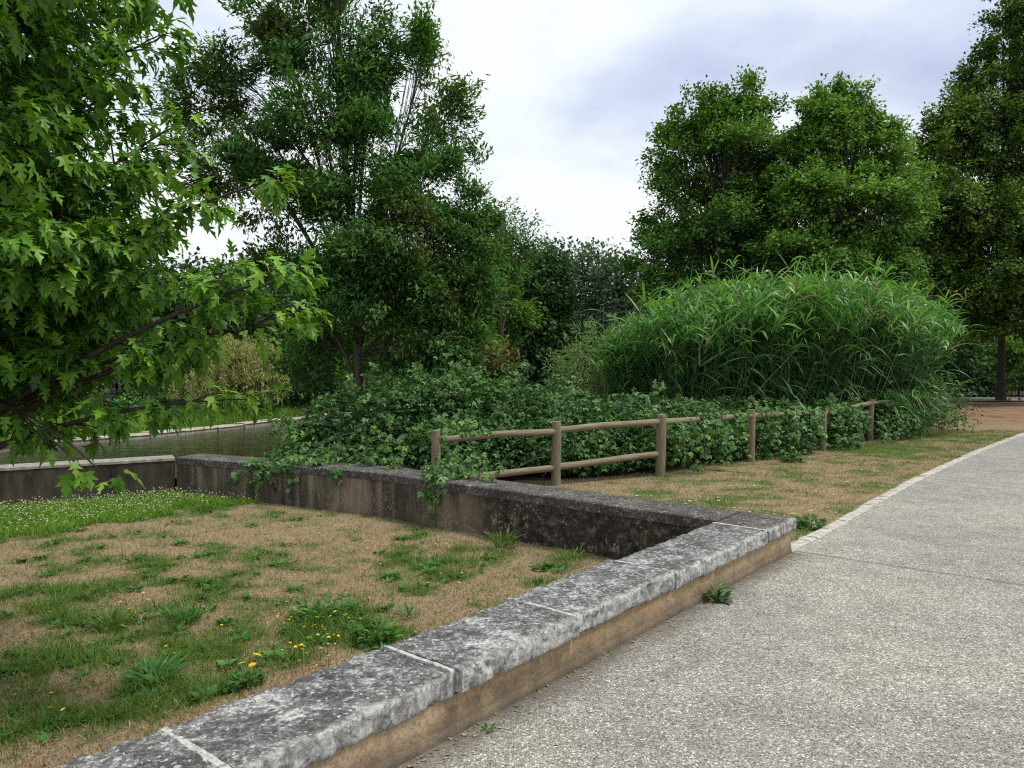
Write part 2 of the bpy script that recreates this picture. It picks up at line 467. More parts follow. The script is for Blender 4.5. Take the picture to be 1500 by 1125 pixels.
def simple(name, a, b, scale, rough=.8, spec=.2, bump=.4, dist=.01, sc=(1, 1, 1)):
    n = NT(name); P = n.map(n.pos(), sc)
    f = n.noise(P, scale, 6, .65)
    return n.done(n.bsdf(n.ramp(f, [(.32, a), (.68, b)]), rough, spec, n.bump(f, bump, dist)))
M['quay'] = simple('pale_quay_stone', (.20, .18, .14), (.46, .43, .36), 9)
M['kerb'] = simple('kerb_stone', (.27, .255, .22), (.52, .50, .44), 14, .85)
M['iron'] = simple('dark_iron', (.015, .016, .016), (.04, .04, .04), 20, .6)
M['plinth'] = simple('pale_plinth', (.45, .43, .38), (.62, .6, .55), 12)
M['far_path'] = simple('far_path_gravel', (.14, .13, .12), (.24, .23, .21), 25)  # base tone lowered to carry the shade of the trees over it

def m_wood():
    n = NT('weathered_round_timber'); P = n.pos()
    at = n.attr('grain')
    cb = n.N('ShaderNodeCombineXYZ'); n.L(at, cb.inputs[0])
    f = n.noise(P, 5, 4, .6); g = n.noise(n.map(P, (1, 1, 1)), 45, 6, .7)
    tw = n.attr('around')
    st = n.N('ShaderNodeTexNoise'); st.inputs['Scale'].default_value = 1; st.inputs['Detail'].default_value = 5
    cv = n.N('ShaderNodeCombineXYZ'); n.L(n.math('MULTIPLY', tw, 22), cv.inputs[0]); n.L(n.math('MULTIPLY', at, 3.0), cv.inputs[1])
    n.L(cv.outputs[0], st.inputs['Vector'])
    c = n.ramp(st.outputs['Fac'], [(.3, (.09, .068, .044)), (.5, (.21, .165, .11)), (.7, (.33, .275, .195))])
    c = n.mix(n.ramp(f, [(.42, .0), (.7, .55)]), c, (.15, .15, .10))
    c = n.mix(n.ramp(g, [(.6, 0.0), (.75, .4)]), c, (.07, .06, .045))
    return n.done(n.bsdf(c, .85, .2, n.bump(st.outputs['Fac'], .5, .008)))
M['wood'] = m_wood()

# ------------------------------------------------------------------ layout of the walls
ZC = .31                                   # coping top
O0 = at_z(1166.5, 759, ZC)[:2]
A1 = at_z(672, 982, ZC)[:2]
D = unit(O0 - A1)                          # along the front wall, away from the viewer
Nn = np.array([D[1], -D[0]])               # towards the path
CW = .50
I0 = O0 - CW * Nn - CW * D                 # inner corner over the lawn
B0 = at_z(548, 691, ZC)[:2]
L0 = at_z(258, 669.5, ZC)[:2]
K0 = at_z(0, 684.5, ZC)[:2]
K1 = K0 + unit(K0 - L0) * 7
FARLINE = [I0 + CW * 0 * D, B0, L0]        # lawn-side edge of the far wall
E1 = unit(B0 - I0)

def back(p, q):                            # normal of a segment pointing away from the lawn
    d = unit(q - p); return np.array([d[1], -d[0]])
NB1, NB2, NB3 = back(I0, B0), back(B0, L0), back(L0, K0)

LAWN_POLY = np.array([O0 - .25 * Nn - .25 * D, B0 + .25 * unit(NB1 + NB2), L0 + .2 * unit(NB2 + NB3), K1 + .17 * NB3,
                      np.array([-16, 2.0]), np.array([-16, -14.0]), O0 - .25 * Nn - 16 * D])
# far bank (quay edge) of the river
QUAY = np.array([at_z(-420, 720, .08)[:2], at_z(-60, 659, .08)[:2], at_z(120, 643, .08)[:2], at_z(260, 631, .08)[:2], at_z(430, 613, .08)[:2], at_z(520, 603, .08)[:2], at_z(640, 590, .08)[:2]])
SHORE = np.array([L0 + np.array([.75, .3]), np.array([-4.1, 12.5]), np.array([-4.5, 15]), np.array([-4.3, 18]), np.array([-3.6, 21]), np.array([-1.5, 25.5])])
RIVER_POLY = np.concatenate([QUAY[:-1], QUAY[-1:], SHORE[::-1], [L0 + np.array([.2, .15]), L0 + .2 * unit(NB2 + NB3), K1 + .17 * NB3, np.array([-22, 6.5])]])

def poly_sd(P, poly):
    """signed distance, negative inside"""
    d = np.full(len(P), 1e9); inside = np.zeros(len(P), bool)
    n = len(poly)
    for i in range(n):
        a, b = poly[i], poly[(i + 1) % n]
        e = b - a; w = P - a
        t = np.clip((w @ e) / (e @ e), 0, 1)
        d = np.minimum(d, np.linalg.norm(w - t[:, None] * e, axis=1))
        cnd = ((a[1] <= P[:, 1]) & (b[1] > P[:, 1])) | ((b[1] <= P[:, 1]) & (a[1] > P[:, 1]))
        with np.errstate(divide='ignore', invalid='ignore'):
            xc = a[0] + (P[:, 1] - a[1]) * (b[0] - a[0]) / (b[1] - a[1])
        inside ^= cnd & (P[:, 0] < xc)
    return np.where(inside, -d, d)

def line_dist(P, line):
    d = np.full(len(P), 1e9)
    for a, b in zip(line[:-1], line[1:]):
        e = b - a; w = P - a
        t = np.clip((w @ e) / (e @ e), 0, 1)
        d = np.minimum(d, np.linalg.norm(w - t[:, None] * e, axis=1))
    return d

LAWN_Z = -.24
FP = [at_d(638, 631, 9.75), at_d(814.5, 617, 10.45), at_d(968, 608, 11.33), at_d(1101, 600, 13.0), at_d(1206, 597, 14.7), at_d(1275, 585, 16.4)]
def p3(P, z=0): return np.concatenate([P, np.full((len(P), 1), float(z))], 1)

# kerb line on the left edge of the path: continues the wall foot, then bends gently away
BASE0 = O0 - .03 * Nn
KERB = np.array([BASE0 - .02 * D] + [at_z(x, y, 0)[:2] for x, y in ((1210, 775), (1274, 737), (1325, 709.5), (1377, 684.5), (1430, 661), (1498, 635))])
_t = unit(np.gradient(KERB, axis=0)); KERB[1:] += .09 * np.stack([_t[:, 1], -_t[:, 0]], 1)[1:]
KERB = np.concatenate([KERB, [KERB[-1] + np.array([4.2, 4.2]), KERB[-1] + np.array([11, 8.5]), KERB[-1] + np.array([24, 15])]])
PATH_POLY = np.concatenate([[BASE0 - 16 * D], [BASE0 - .02 * D], KERB[1:], [KERB[-1] + np.array([6, -12]), np.array([24, 6.0]), np.array([9.0, -14])]])

def height(P):
    lawn = poly_sd(P, LAWN_POLY); riv = poly_sd(P, RIVER_POLY)
    n = fbm(p3(P), .5, 3, 3) - .5
    far = np.linalg.norm(P - np.array([0, 5.]), axis=1)
    h = n * .05 * sstep(1, 3, np.abs(poly_sd(P, PATH_POLY)) * (poly_sd(P, PATH_POLY) > 0)) - .012
    h = np.where(poly_sd(P, PATH_POLY) < 0, -.03, h)
    L = sstep(.1, -.1, lawn)
    h = h * (1 - L) + L * (LAWN_Z + n * .09 + (fbm(p3(P), 2.2, 8, 3) - .5) * .035)
    Rv = sstep(.12, -.16, riv)
    qd = line_dist(P, QUAY)
    bank = (P[:, 1] > np.interp(P[:, 0], QUAY[:, 0], QUAY[:, 1])) & (P[:, 0] < QUAY[-1][0])
    h = np.where(bank, h + .05 * sstep(0, .2, qd) + .15 * sstep(.3, 4, qd), h)
    h = h * (1 - Rv) + Rv * -.7
    return h

def at_lawn(px, py): return at_z(px, py, LAWN_Z)[:2]
PATCHES = [(at_lawn(x, y), r) for x, y, r in ((110, 740, 1.3), (300, 730, 1.2), (-60, 760, 1.3), (410, 760, .35), (60, 900, .45), (200, 905, .35), (260, 920, .28), (130, 865, .4), (290, 955, .3),
           (230, 990, .3), (310, 960, .28), (40, 990, .28), (90, 960, .3), (290, 870, .4), (400, 805, .4), (330, 850, .35), (480, 905, .3), (510, 930, .3), (460, 930, .3), (545, 935, .2), (430, 975, .15), (290, 1020, .2),
           (660, 815, .3), (650, 840, .25), (735, 800, .28), (840, 822, .3), (200, 855, .35), (100, 1060, .2), (20, 870, .5), (20, 1080, .22), (185, 1050, .2), (350, 1000, .2), (575, 845, .2), (620, 860, .2), (590, 800, .2), (380, 910, .2))]
VPATCH = [(at_z(x, y, 0)[:2], r) for x, y, r in ((1050, 735, .55), (1190, 775, .35), (1340, 660, 1.6), (1430, 640, 1.6), (1250, 740, .3), (1180, 700, .5), (1120, 720, .4), (950, 720, .3), (1300, 690, .5), (1260, 655, .9), (1200, 672, .5))]

def green(P):
    n = fbm(p3(P), 1.3, 21, 4); n2 = fbm(p3(P) * np.array([1, 1.3, 1]), 3.2, 31, 4); n3 = fbm(p3(P), 9, 37, 2)
    g = .33 + (n - .5) * 1.1 + (n2 - .5) * 2.0 + (n3 - .5) * .8
    for c, r in PATCHES + VPATCH:
        g = g + .40 * np.exp(-((P - c) ** 2).sum(1) / r ** 2)
    qd = np.abs(P[:, 0]) * 0
    bank = (P[:, 1] > np.interp(P[:, 0], QUAY[:, 0], QUAY[:, 1]) - .3) & (P[:, 0] < QUAY[-1][0])
    g = np.where(bank, 1.2, g)
    return np.clip(g, 0, 1)

# ------------------------------------------------------------------ ground, water, path
def axis(lo, a, b, hi, step):
    core = np.arange(a, b + 1e-6, step)
    def grow(x, end, s):
        out = []; q = step
        while (x < end) if s > 0 else (x > end):
            q *= 1.25; x += s * q; out.append(x)
        return out
    return np.array(grow(a, lo, -1)[::-1] + list(core) + grow(b, hi, 1))
gx, gy = axis(-260, -11, 13, 260, .09), axis(-60, 1.0, 22, 420, .09)
X, Y = np.meshgrid(gx, gy)
PG = np.stack([X.ravel(), Y.ravel()], 1)
ZG = height(PG)
mb = MB()
nx, ny = len(gx), len(gy)
i = (np.arange(ny - 1)[:, None] * nx + np.arange(nx - 1)[None]).ravel()
mb.add(np.concatenate([PG, ZG[:, None]], 1), np.stack([i, i + 1, i + nx + 1, i + nx], 1))
gg = green(PG)
brown = sstep(17, 24, PG[:, 1]) * sstep(4, 9, PG[:, 0])
gg = gg * (1 - .9 * brown)
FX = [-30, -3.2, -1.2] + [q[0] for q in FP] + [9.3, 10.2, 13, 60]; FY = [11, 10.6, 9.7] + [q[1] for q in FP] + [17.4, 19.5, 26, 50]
litter_shade = sstep(-.05, .35, PG[:, 1] - np.interp(PG[:, 0], FX, FY)) * (PG[:, 0] < 13) * (PG[:, 0] > -8) * (PG[:, 1] < 80)  # mask of humus darkening that stands in for shade behind the fence
litter_shade = np.maximum(litter_shade, sstep(36, 38, PG[:, 1]) * .8)  # far ground darkened the same way for shade below the back trees
o = mb.build('ground', M['ground'], smooth=True, point_attr={'green': gg, 'brown': brown, 'litter': litter_shade})
tag(o, kind='structure')

mb = MB()
rv = RIVER_POLY
cen = None
mb.add(np.array([[-40, 5, 0], [-3.2, 5, 0], [-.5, 30, 0], [-40, 30, 0]]) * [1, 1, 1] + [0, 0, -.03], [[0, 1, 2, 3]])
# trim the sheet to the river outline
mb = MB(); mb.add(np.concatenate([rv, np.full((len(rv), 1), -.03)], 1), np.arange(len(rv))[::-1][None])
o = mb.build('water', M['water']); tag(o, kind='structure')
import bmesh
bm = bmesh.new(); bm.from_mesh(o.data); bmesh.ops.triangulate(bm, faces=bm.faces[:]); bmesh.ops.recalc_face_normals(bm, faces=bm.faces[:])
for f in bm.faces:
    if f.normal.z < 0: f.normal_flip()
bm.to_mesh(o.data); bm.free()

# path: strip grid between its left edge and right edge
left = np.concatenate([[BASE0 - s * D for s in np.arange(16, .0, -.25)], KERB[:1], KERB[1:]])
def densify(l, step):
    out = []
    for a, b in zip(l[:-1], l[1:]):
        k = max(1, int(np.linalg.norm(b - a) / step))
        out += [a + (b - a) * q / k for q in range(k)]
    return np.array(out + [l[-1]])
left = densify(left, .12)
tl = unit(np.gradient(left, axis=0)); nl = np.stack([tl[:, 1], -tl[:, 0]], 1)
offs = np.concatenate([np.arange(-.06, .5, .06), np.arange(.5, 7.2, .25)])
v = left[:, None] + nl[:, None] * offs[None, :, None]
sdist = (v - BASE0) @ D
ldist = (v - BASE0) @ Nn
fl = v.reshape(-1, 2)
JO = []
J1 = at_z(1165, 808, 0)[:2]; J2 = at_z(1500, 858, 0)[:2]
def ldist_inf(P, a, b):
    e = unit(b - a); w = P - a
    return w[:, 0] * e[1] - w[:, 1] * e[0]
joint_a = ldist_inf(fl, J1, J2)
K1a, K1b = at_z(1350, 699, 0)[:2], at_z(1500, 716, 0)[:2]
joint_b = ldist_inf(fl, K1a, K1b)
K2a, K2b = at_z(1425, 668, 0)[:2], at_z(1500, 675, 0)[:2]
joint_c = ldist_inf(fl, K2a, K2b)
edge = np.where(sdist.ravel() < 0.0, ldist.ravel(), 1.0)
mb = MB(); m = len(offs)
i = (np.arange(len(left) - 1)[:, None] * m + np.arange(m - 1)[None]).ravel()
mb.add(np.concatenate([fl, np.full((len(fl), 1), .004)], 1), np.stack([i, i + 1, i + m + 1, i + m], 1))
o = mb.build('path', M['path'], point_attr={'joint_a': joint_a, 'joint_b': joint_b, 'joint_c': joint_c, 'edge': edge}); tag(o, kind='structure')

# kerb setts
mb = MB(); g = np.random.default_rng(5)
kl = densify(KERB, .05); cum = np.concatenate([[0], np.cumsum(np.linalg.norm(np.diff(kl, axis=0), axis=1))])
def kp(s): return np.array([np.interp(s, cum, kl[:, 0]), np.interp(s, cum, kl[:, 1])])
s = .02
while s < cum[-1] - .5:
    L = g.uniform(.16, .34); a, b = kp(s), kp(s + L - .012)
    w = g.uniform(.085, .11); h = .014 + g.uniform(-.004, .006)
    j = g.uniform(-.008, .008)
    mb.prism([a, b], [(-.02 - w + j, -.1), (-.02 - w + j, h - .006), (-.02 - w + j + .01, h), (-.012 + j, h), (0.0 + j, h - .008), (j, -.1)], disp=lambda v: v + (noise3(v, 9, 3)[..., None] - .5) * np.array([.012, .012, .006]))
    s += L
o = mb.build('kerb', M['kerb']); tag(o, kind='structure')

# ------------------------------------------------------------------ the front wall: ochre body under old coping stones
wall = empty('low_stone_wall', (*(O0 - 2 * D - .25 * Nn), 0), 'low ochre rendered wall with thick lichen spotted coping stones along the path', 'wall')
def to_s(px, py): return (O0 - at_z(px, py, ZC)[:2]) @ D
JS = [0.0, to_s(1123, 777), to_s(992, 838), to_s(841, 902), to_s(669, 984), to_s(325, 1122)]
while JS[-1] < 12: JS.append(JS[-1] + [1.02, .93, 1.1][len(JS) % 3])
T = .115
def rounded(w, t, r=.022, kt=22, kf=8):
    """closed loop, lateral 0 = outer face, -w = inner face, going round"""
    p = []
    p += [(-w + (w) * q / kt, 0) for q in range(kt + 1)]
    p += [(0, -t * q / kf) for q in range(1, kf + 1)]
    p += [(-w * q / 5, -t) for q in range(1, 6)]
    p += [(-w, -t + t * q / 5) for q in range(1, 5)]
    p = np.array(p)
    c = np.array([-w / 2, -t / 2]); hw = np.array([w / 2, t / 2])
    q = p - c; inner = np.clip(q, -(hw - r), hw - r); dlt = q - inner
    ln = np.linalg.norm(dlt, axis=1, keepdims=True)
    q = inner + dlt * np.minimum(1, r / np.maximum(ln, 1e-6))
    return q + c
def stone_disp(seed, rough):
    def f(v):
        n1 = fbm(v, 7, seed, 4)[..., None] - .5
        n2 = fbm(v, 26, seed + 9, 3)[..., None] - .5
        lat = (v[..., :2] - O0) @ Nn
        out = sstep(-.05, -.0, lat)[..., None]
        dz = (v[..., 2:] - ZC)
        o3 = np.zeros_like(v); o3[..., :2] = Nn
        up = np.array([0, 0, 1.0])
        lowedge = sstep(-.05, -.11, dz)
        chip = np.maximum(0, fbm(v, 11, seed + 40, 3)[..., None] - .56) * 2.2
        v = v + out * o3 * (n1 * .016 + n2 * .020 - chip * .05) * rough
        v = v + up * ((n1 * .016 + n2 * .010) * rough + out * lowedge * (n1 * .02 + n2 * .02) * rough)
        inn = sstep(-CW + .06, -CW, lat)[..., None]
        v = v - inn * o3 * (n1 * .06 + n2 * .03) * rough
        return v
    return f
shift = [0, .0, -.008, .026, -.008, .010, -.004, .01, 0, 0, 0, .01, 0, 0, 0, 0, 0, 0]
for k in range(len(JS) - 1):
    s0, s1 = JS[k], JS[k + 1]
    gap = .011
    a = O0 - D * (s0 + (gap if k else 0)); b = O0 - D * (s1 - gap)
    mb = MB()
    # prism's lateral axis points right of travel; travelling along +D the right side is the path
    fine = .018 if k < 6 else .08
    rough = .25 if k == 0 else 1.0
    mb.prism([b + Nn * shift[k], a + Nn * shift[k]], rounded(CW + .01 * (k % 3), T + (.0 if k else -.005)), z=ZC + (.0 if k == 0 else [.007, -.006, .0][k % 3]), seg=fine,
             disp=stone_disp(k * 5 + 2, rough))
    vv = np.concatenate(mb.v)
    lat = (vv[:, :2] - O0) @ Nn
    nz = fbm(vv, 14, 77, 3)
    face = sstep(-.045, -.012, lat + (nz - .5) * .05)
    face = face * (sstep(ZC + .01, ZC - .012, vv[:, 2] + (nz - .5) * .02) * .5 + .5)
    o = mb.build('coping_stone', M['coping'] if k else M['coping_dark'], wall, smooth=True, point_attr={'face': face})
    if k == 0: o['label'] = 'dark smooth coping block at the corner by the path'
    if k:
        mo = MB()
        c = O0 - D * s0
        jw_ = .019 if k == 5 else .014
        mo.prism([c - D * jw_ + Nn * (min(shift[k], shift[k - 1])), c + D * jw_ + Nn * (min(shift[k], shift[k - 1]))], rounded(CW - .02, T, .012) + np.array([-.012, 0]), z=ZC + max([.007, -.006, .0][k % 3], [.007, -.006, .0][(k - 1) % 3]) - .003, seg=.016, disp=stone_disp(90 + k, .8))
        mo.build('mortar_joint', M['mortar'], wall, smooth=True)
mb = MB()
prof = [(-.47, -.5), (-.47, ZC - T - .004), (0, ZC - T - .004)] + [(0, z) for z in np.linspace(ZC - T - .03, -.03, 8)] + [(0, -.5)]
def bodydisp(v):
    o3 = np.zeros_like(v); o3[..., :2] = Nn
    lat = (v[..., :2] - O0) @ Nn
    return v + o3 * ((fbm(v, 2.5, 5, 4)[..., None] - .5) * .02 + (sstep(.06, .0, v[..., 2:]) * .012)) * (lat > -.2)[..., None]
mb.prism([O0 - .035 * Nn - 14 * D, O0 - .035 * Nn - .03 * D], prof, seg=.06, disp=bodydisp)
mb.build('wall_body', M['render'], wall, smooth=False)

# ------------------------------------------------------------------ the far wall of the lawn
def smooth_corner(pts): return pts
def concrete_disp(seed, amp):
    def f(v):
        n = (fbm(v, 4, seed, 4)[..., None] - .5) * amp
        return v + n * np.array([.6, .8, .5])
    return f
fw = empty('retaining_wall', (*(B0 + .25 * NB1), 0), 'dark stained concrete wall with a grey cap and ivy runners behind the lawn', 'wall')
line1 = [I0 + .0 * E1 - CW * E1 * 0.0, B0, L0 + .0 * NB2]
def capprof(w, t): return [(0.0, -t), (0.0, -.012), (.012, 0), (w * .25, .002), (w * .5, .002), (w * .75, .002), (w - .012, 0), (w, -.012), (w, -t)]
mb = MB(); mb.prism(line1, [(p[0] - .012, p[1]) for p in capprof(CW + .012, .1)][::-1], z=ZC, seg=.05, disp=concrete_disp(4, .012))
mb.build('wall_cap', M['coping_dark'], fw, smooth=False, point_attr=None)
mb = MB(); mb.prism(line1, ([(0, z) for z in np.linspace(-.6, ZC - .102, 10)] + [(CW - .02, ZC - .102), (CW - .02, -.6)])[::-1], seg=.08, disp=concrete_disp(6, .03))
mb.build('wall_body', M['stained'], fw)
M['dark_face'] = simple('dark_wall_face', (.022, .019, .015), (.085, .07, .05), 7, .9, .15, .6, .02, (1, 1, .3))  # dark brown tone with upright streaks
lw = empty('river_wall', (*((L0 + K0) / 2), 0), 'dark low wall with a thin pale cap between lawn and river', 'wall')
line2 = [L0 + .02 * unit(K0 - L0), K0, K1]
mb = MB(); mb.prism(line2, [(p[0] - .012, p[1]) for p in capprof(.36, .045)][::-1], z=ZC - .004, seg=.08, disp=concrete_disp(14, .014))
M['river_cap'] = simple('weathered_cap', (.13, .12, .10), (.36, .34, .30), 10)
mb.build('wall_cap', M['river_cap'], lw)
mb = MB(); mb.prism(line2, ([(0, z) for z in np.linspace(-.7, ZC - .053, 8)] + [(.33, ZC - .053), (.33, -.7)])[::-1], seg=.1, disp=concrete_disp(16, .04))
mb.build('wall_body', M['dark_face'], lw)

# quay on the far bank
q = empty('river_quay', (*QUAY[2], 0), 'pale worn stone quay edging the far bank of the river', 'quay')
mb = MB(); g = np.random.default_rng(8)
ql = densify(QUAY, .1); qc = np.concatenate([[0], np.cumsum(np.linalg.norm(np.diff(ql, axis=0), axis=1))])
def qp(s): return np.array([np.interp(s, qc, ql[:, 0]), np.interp(s, qc, ql[:, 1])])
s = 0
while s < qc[-1] - 1.3:
    L = g.uniform(.7, 1.3); h = .08 + g.uniform(-.02, .02); j = g.uniform(-.05, .03)
    mb.prism([qp(s), qp(s + L - .03)], [(-.42 + j, -.05), (-.42 + j, h), (-.2, h + .008), (-.03 + j, h), (0.02 + j, h - .02), (j, h - .06), (j, -.05)], seg=.15, disp=concrete_disp(int(s * 10), .05))
    s += L
mb.build('quay_slabs', M['quay'], q)
mb = MB(); mb.prism(ql[::3], [(-.35, -.8), (-.35, .02), (-.07, .02), (-.06, -.8)], disp=concrete_disp(31, .05))
mb.build('quay_footing', M['stained'], q)

# ------------------------------------------------------------------ wooden fence
fence = empty('timber_fence', (*FP[2][:2], 0), 'round timber post and rail fence half swallowed by brambles', 'fence')
def log(mb, pts, r, sides=14, seed=0):
    pts = densify3(pts, .08)
    n0 = mb.n
    rr = np.full(len(pts), r) * (1 + (noise3(pts, 3, seed) - .5) * .14)
    wob = np.stack([noise3(pts, 2.2, seed + 4) - .5, noise3(pts, 2.2, seed + 5) - .5, noise3(pts, 2.2, seed + 6) - .5], 1) * .014
    rr[0] *= .9; rr[-1] *= .9
    mb.tube(pts + wob, rr, sides)
    grain = np.repeat(np.arange(len(pts)) * .08 + seed, sides); ar = np.tile(np.abs(np.arange(sides) / sides - .5) * 2 + seed, len(pts))
    ex = 2 * (sides + 1)
    return np.concatenate([grain, np.zeros(ex)]), np.concatenate([ar, np.full(ex, seed)])
def densify3(p, step):
    p = np.asarray(p, float); out = []
    for a, b in zip(p[:-1], p[1:]):
        k = max(1, int(np.linalg.norm(b - a) / step)); out += [a + (b - a) * q / k for q in range(k)]
    return np.array(out + [p[-1]])
POSTR = [.058, .066, .075, .068, .066, .066]
for k, t in enumerate(FP):
    mb = MB(); b = t.copy(); b[2] = -.25
    t2 = t + np.array([R0.uniform(-.01, .01), 0, 0])
    gr, ar = log(mb, [b, t2], POSTR[k], 16, k * 3 + 1)
    mb.build('post', M['wood'], fence, smooth=True, point_attr={'grain': gr, 'around': ar})
for k in range(5):
    a, b = FP[k].copy(), FP[k + 1].copy()
    d = unit(b - a); d[2] = 0
    ha, hb = ((.125, .14), (.125, .10), (.1, .09), (.10, .09), (.1, .08))[k]
    a[2] -= ha; b[2] -= hb
    off = np.array([-d[1], d[0], 0]) * (-.012)
    mid = (a + b) / 2 + np.array([0, 0, [.02, .015, -.015, .01, .0][k]])
    mb = MB(); gr, ar = log(mb, [a + off + d * .02, mid + off, b + off - d * .02], .047, 12, 40 + k * 7)
    mb.build('rail', M['wood'], fence, smooth=True, point_attr={'grain': gr, 'around': ar})
mb = MB(); a = FP[5] - np.array([0, 0, .08]); gr, ar = log(mb, [a, a + np.array([.75, .55, .0])], .047, 12, 91)
mb.build('rail', M['wood'], fence, smooth=True, point_attr={'grain': gr, 'around': ar})
for k in range(2):
    a, b = FP[k].copy(), FP[k + 1].copy(); d = unit(b - a); d[2] = 0
    a[2] = (.16, .25)[k] ; b[2] = (.24, .33)[k]
    mb = MB(); gr, ar = log(mb, [a + d * .02, (a + b) / 2, b - d * .02], .047, 12, 71 + k * 5)
    mb.build('rail', M['wood'], fence, smooth=True, point_attr={'grain': gr, 'around': ar})

# ------------------------------------------------------------------ trees
def bez(p0, p1, p2, n=7):
    t = np.linspace(0, 1, n)[:, None]
    return (1 - t) ** 2 * p0 + 2 * t * (1 - t) * p1 + t ** 2 * p2

def blob_px(px, py, Y, rx, ry=None, rz=None):
    c = at_d(px, py, Y); s = Y / F0
    rx = rx * s; ry_ = (ry if ry else rx / s) * s
    return c, np.array([rx, rx if rz is None else rz, ry_])

def in_blobs(q, blobs):
    d = np.min([(((q - c) / r) ** 2).sum(1) for c, r in blobs], axis=0)
    return d

def make_tree(name, label, base, blobs, leaf, size, nclu, nleaf, lmats, barkm, trunk_r, seed, gap=.42, crad=.35, droop=.3, lean=.0, shell=.35, twig_r=.011,
              group=None, trunk_top=None, cat='tree', tint=(.45, .2), limb_r=.35, updir=.35, gapf=1.0, sub=0, start=(.25, .7), limbs=True, twigs=.4):
    g = np.random.default_rng(seed)
    big = blobs
    base = np.asarray(base, float)
    root = empty(name, base, label, cat, group)
    wood, crown = MB(), MB()
    vol = np.array([r.prod() ** .75 for c, r in blobs]); vol /= vol.sum()
    topc = max((c for c, r in blobs), key=lambda c: c[2]) if trunk_top is None else np.asarray(trunk_top, float)
    mid = (base + topc) / 2 + np.array([g.uniform(-.2, .2), g.uniform(-.2, .2), 0]) * trunk_r * 4
    trunk = bez(base, np.array([base[0] * .7 + mid[0] * .3, base[1] * .7 + mid[1] * .3, mid[2]]), topc, 14)
    trad = trunk_r * (1 - .85 * np.linspace(0, 1, 14) ** .9); trad[0] *= 1.35
    wood.tube(trunk, trad, 10)
    allq, allout, alltc = [], [], []
    for (c, r), wgt in zip(blobs, vol):
        t0 = g.uniform(*start)
        p0 = trunk[int(t0 * 13)]
        if p0[2] > c[2] - .2: p0 = trunk[int(.15 * 13) + 1]
        lc = np.array([p0[0] * .55 + c[0] * .45, p0[1] * .55 + c[1] * .45, p0[2] * .35 + c[2] * .65])
        limb = bez(p0, lc, c + np.array([0, 0, r[2] * .5]), 9)
        limb = limb + (noise3(limb, 1.1, seed)[:, None] - .5) * .25 * np.linspace(0, 1, 9)[:, None]
        lr = trunk_r * limb_r
        if limbs and c[2] - base[2] > .42 * (topc[2] - base[2]) and g.random() < .8: wood.tube(limb, np.linspace(lr, lr * .22, 9), 6)
        n = max(4, int(nclu * wgt))
        if sub:
            # foliage pads: flattened clumps over the blob, the leaves lie on their upper sides
            ns = max(5, int(sub * (0.6 + .8 * g.random())))
            pu = unit(rnd3(ns, g) + np.array([0, 0, .25])) * g.uniform(.45, .95, (ns, 1))
            pc = c + pu * r; pr = g.uniform(.24, .6, (ns, 1)) * r * np.array([1, 1, .62])
            shoot = (pu[:, 2] > .45) & (g.random(ns) < .8)
            pr[shoot] *= np.array([.42, .42, 2.2])
            j = g.choice(ns, n, p=(pr.prod(1) ** .7) / (pr.prod(1) ** .7).sum())
            u = unit(rnd3(n, g)); u[:, 2] = np.where(u[:, 2] < -.25, -u[:, 2], u[:, 2])
            u = u * (.35 + .8 * g.random((n, 1)))
            q = pc[j] + u * pr[j]
            inner = g.random(n) < .22
            q[inner] = c + (unit(rnd3(n, g)) * g.random((n, 1)) ** .5 * r * .8)[inner]
        else:
            u = unit(rnd3(n, g)) * (shell + (1 - shell) * g.random((n, 1)) ** .5) * (1 + (g.random((n, 1)) - .5) * .22)
            q = c + u * r
        keep = fbm(q, gapf, seed + 3, 3) > gap
        q = q[keep]
        q = q[q[:, 2] > base[2] + .15]
        for k, x in enumerate(q):
            li = limb[g.integers(3, 9)]
            if g.random() < twigs:
                m = (li + x) / 2 + np.array([0, 0, g.uniform(-.1, .12) * np.linalg.norm(x - li)])
                wood.tube(bez(li, m, x, 4), [twig_r * 1.6, twig_r * 1.2, twig_r, twig_r * .5], 3, cap=False)
        allq.append(q); allout.append(unit((q - c) / r ** 1 + np.array([0, 0, .1]))); 
    q = np.concatenate(allq); out = np.concatenate(allout)
    N = len(q)
    k = nleaf
    ax = unit(out + rnd3(N, g) * .4 + np.array([0, 0, updir]))
    t = g.random((N, k)) - .25
    pos = q[:, None] + ax[:, None] * t[..., None] * crad * 1.6 + g.normal(size=(N, k, 3)) * crad * .42
    pos = pos.reshape(-1, 3)
    oo = np.repeat(out, k, 0)
    dirv = unit(oo * .7 + np.repeat(ax, k, 0) * .4 + rnd3(N * k, g) * .6 + np.array([0, 0, -droop]))
    nr = unit(np.array([0, 0, .9]) + oo * .6 + rnd3(N * k, g) * .33)
    fr = frames(dirv, nr)
    sz = size * g.uniform(.7, 1.25, N * k)
    ti = np.clip(tint[0] + np.repeat(g.normal(size=N), k) * tint[1] * .7 + g.normal(size=N * k) * tint[1] + (fbm(pos, .6, seed + 50, 2) - .5) * .5, 0, 1)
    sel = np.zeros(N * k, int)
    if len(lmats) > 1:
        rust = fbm(pos, .8, seed + 70, 2) + (g.random(N * k) - .5) * .25
        sel = (rust > .63).astype(int)
    for mi in range(len(lmats)):
        w = sel == mi
        crown.scatter(leaf, pos[w], fr[w], sz[w], ti[w], mi)
    wood.build('trunk', barkm, root, smooth=True)
    crown.build('crown', lmats, root)
    return root

